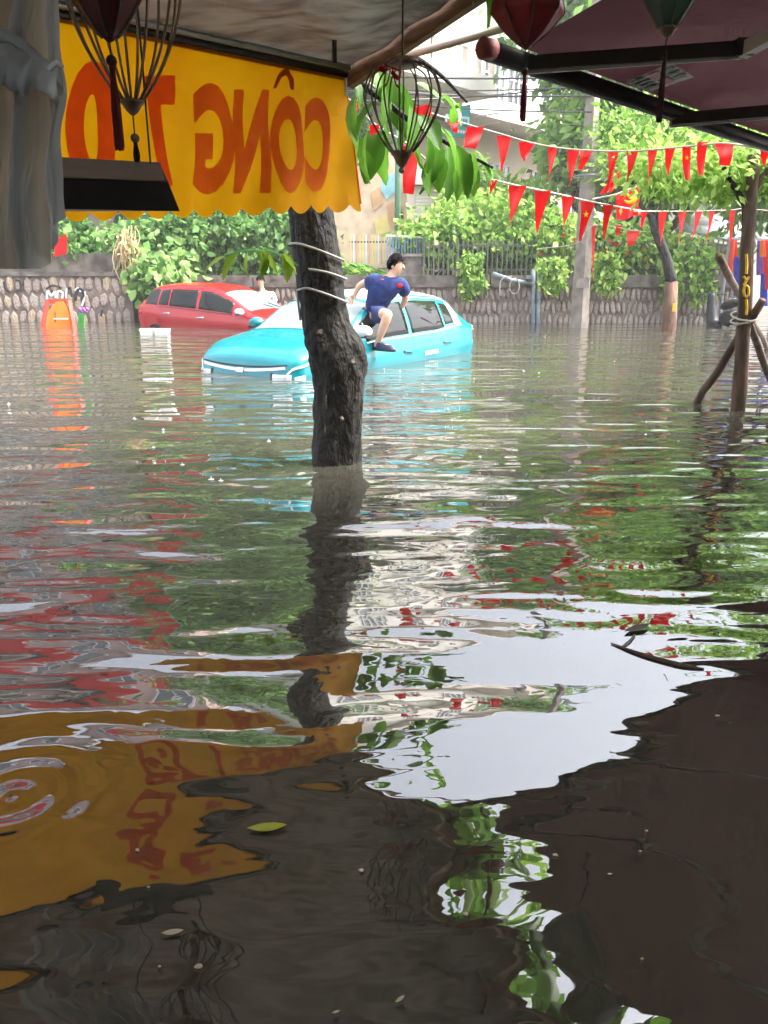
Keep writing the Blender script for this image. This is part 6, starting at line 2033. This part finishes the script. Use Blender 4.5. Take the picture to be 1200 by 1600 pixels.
# ================================================================== FLOATING THINGS
ob = thing('barricade', 'orange and red plastic A-frame barricade standing in the flood by the left wall', 'barricade', onz(92, 512))
Yb = onz(92, 512).y
def A_(x, y, dy=0.0): return at(x, y, Yb + dy)
for dy in (0.0, 0.5):
    tilt = 0.16 if dy == 0 else -0.16
    MB().prism([A_(70, 524, dy), A_(114, 524, dy), A_(108, 488, dy + tilt * 0.6), A_(98, 471, dy + tilt), A_(87, 471, dy + tilt), A_(75, 488, dy + tilt * 0.6)], (0, 0.05, 0)).build('panel', 'orange_plastic', ob)
for (a, b) in (((64, 524), (74, 470)), ((118, 520), (108, 470))):
    MB().bar(A_(*a, -0.06), A_(*b, 0.2), 0.07, 0.06).build('leg', 'red_plastic', ob)
    MB().bar(A_(*a, 0.62), A_(*b, 0.34), 0.07, 0.06).build('leg', 'red_plastic', ob)
MB().bar(A_(73, 471, 0.25), A_(110, 471, 0.25), 0.09, 0.09).build('top_rail', 'red_plastic', ob)
MB().bar(A_(84, 498, -0.05), A_(106, 498, -0.05), 0.03).build('cross_bar', 'pale_plastic', ob)
MB().bar(A_(86, 503, -0.05), A_(86, 487, 0.02), 0.02).build('slot', 'tassel_dark', ob)
fl = thing('flower_bunch', 'purple flowers on green stems sticking out of the water beside the barricade', 'flower', onz(127, 508))
for k in range(7):
    x = 122 + k * 1.6
    MB().tube([A_(x, 512, -0.02), A_(x + 1 - k * .3, 494, -0.05), A_(x + 3 + k * .3, 486, -0.05)], 0.012, 5).build('stem', 'stem_green', fl)
    c = A_(x + 3 + k * .3, 483 + (k % 3) * 2, -0.05)
    ellipsoid(c, (0.04, 0.035, 0.035), 8).build('blossom', 'petal', fl, smooth=True)
for i, (x, lab) in enumerate(((231, 'left of the two white foam boxes floating beside the red car'), (254, 'right of the two white foam boxes floating beside the red car'))):
    c = onz(x, 522)
    t = thing('foam_box', lab, 'box', (c.x, c.y, 0), 'white foam boxes afloat')
    b = MB().box((c.x, c.y, 0.01), (0.22, 0.2, 0.1), None, 1.06); b.build('tray', 'foam_white', t)
    MB().box((c.x, c.y, 0.078), (0.25, 0.22, 0.035)).build('lid', 'foam_white', t)

def flat_leaf(x, y, L_, ang, m, lab, z=0.006):
    c = onz(x, y)
    vs = []
    n = 8
    up_, lo_ = [], []
    for i in range(n + 1):
        t = i / n
        w = 0.32 * max(0.0, math.sin(PI * t)) ** 0.8
        for s in (-1, 0, 1):
            lx, ly = (t - 0.5) * L_, s * w * L_ * 0.5
            vs.append((c.x + lx * math.cos(ang) - ly * math.sin(ang), c.y + lx * math.sin(ang) + ly * math.cos(ang), z + 0.02 * L_ * abs(s) + 0.09 * L_ * (t - 0.4) ** 2))
    fs = []
    for i in range(n):
        for j in range(2):
            a = i * 3 + j
            fs.append((a, a + 1, a + 4, a + 3))
    o = MB().add(vs, fs).build('floating_leaf', m, smooth=True, origin=(c.x, c.y, 0))
    return tag(o, lab, 'leaf', 'leaves afloat')
flat_leaf(418, 1297, 0.075, 0.1, 'leaf_float', 'yellow-green leaf afloat below the mirrored banner')
flat_leaf(995, 985, 0.10, 0.5, 'leaf_dark', 'dark curled leaf afloat beside the floating twig')
flat_leaf(270, 1461, 0.035, 0.15, 'leaf_dead', 'pale dead leaf afloat at the lower left of the dark water')
flat_leaf(525, 1586, 0.012, 0.3, 'leaf_dead', 'pale scrap afloat at the bottom edge')
flat_leaf(625, 1566, 0.018, 0.7, 'leaf_dead', 'greyish scrap afloat near the bottom centre')
flat_leaf(175, 840, 0.08, 0.4, 'lantern_red', 'small dark red scrap afloat left of the trunk reflection')
tg = thing('floating_twig', 'dark forked twig floating at the right before the awning reflection', 'twig', onz(1030, 1025))
q = smooth_path([onz(955, 1005, 0.003), onz(990, 1018, 0.004), onz(1030, 1030, 0.005), onz(1070, 1040, 0.004), onz(1100, 1045, 0.002)], 5)
MB().tube(q, lerp_list([0.002, 0.005, 0.006, 0.002], len(q)), 6).build('stem', 'brown_bark', tg)
MB().tube([onz(972, 1011, 0.004), onz(985, 1000, 0.006), onz(992, 992, 0.004)], 0.003, 5).build('side_shoot', 'leaf_dark', tg)

# bits of rubbish and leaf scraps adrift
dr = random.Random(12)
for k, (x, y) in enumerate(((953, 1368), (868, 1338), (1003, 1500), (1000, 1332), (232, 1388), (215, 1330), (250, 1512), (565, 1362), (728, 1430), (310, 1512), (1120, 1120), (1010, 1300))):
    c = onz(x, y)
    s = dr.uniform(0.002, 0.005)
    pts = [(c.x + s * math.cos(a) * dr.uniform(.7, 1.6), c.y + s * math.sin(a) * dr.uniform(.5, 1.0), 0.002) for a in np.linspace(0, 2 * PI, 8)[:-1]]
    o = MB().prism(pts, (0, 0, 0.002)).build('floating_scrap', 'leaf_dead', origin=(c.x, c.y, 0))
    tag(o, 'tiny pale scrap adrift on the dark sheltered water', 'debris', 'tiny pale scraps adrift')

# splashes thrown up by raindrops
spm, _, Ns, Ls, Bs = new_mat('splash_water')
Bs.inputs['Base Color'].default_value = rgb(226, 228, 228)
Bs.inputs['Roughness'].default_value = 0.1
M['splash'] = spm
spl = [(285, 727), (330, 750), (750, 715), (600, 577), (516, 580), (852, 525), (925, 535), (960, 565), (818, 580), (842, 583), (1188, 612), (982, 505), (1100, 505), (625, 580), (345, 752), (240, 700), (210, 655), (255, 672), (700, 640), (915, 485), (660, 600), (1060, 690), (1010, 660), (420, 690)]
while len(spl) < 30:
    spl.append((dr.uniform(600, 1190), dr.uniform(530, 720)) if dr.random() < 0.7 else (dr.uniform(10, 470), dr.uniform(560, 760)))
for (x, y) in spl:
    c = onz(x, y)
    s = dr.uniform(0.14, 0.3)
    b = MB()
    b.lathe((c.x, c.y, 0.001), [(0.05 * s, 0), (0.055 * s, 0.012 * s), (0.045 * s, 0.004)], 10)
    b.lathe((c.x, c.y, 0.0), [(0.02 * s, 0), (0.008 * s, 0.03 * s), (0.011 * s, 0.05 * s), (0.002, 0.066 * s)], 8)
    o = b.build('raindrop_splash', 'splash', origin=(c.x, c.y, 0), smooth=True)
    tag(o, 'small white splash thrown up by a raindrop on the open flood', 'splash', 'raindrop splashes')

# ================================================================== RAIN HAZE IN THE AIR
hm = bpy.data.materials.new('rain_haze')
hm.use_nodes = True
hn = hm.node_tree.nodes
hn.remove(hn['Principled BSDF'])
pv = hn.new('ShaderNodeVolumePrincipled')
pv.inputs['Color'].default_value = (0.9, 0.93, 0.95, 1)
pv.inputs['Density'].default_value = 0.002
pv.inputs['Anisotropy'].default_value = 0.2
hm.node_tree.links.new(pv.outputs[0], hn['Material Output'].inputs['Volume'])
M['haze'] = hm
tag(MB().box((0, 57, 9.5), (250, 200, 22.6)).build('haze', 'haze'), 'thin grey rain haze in the air over the flooded street', None, None, 'stuff')
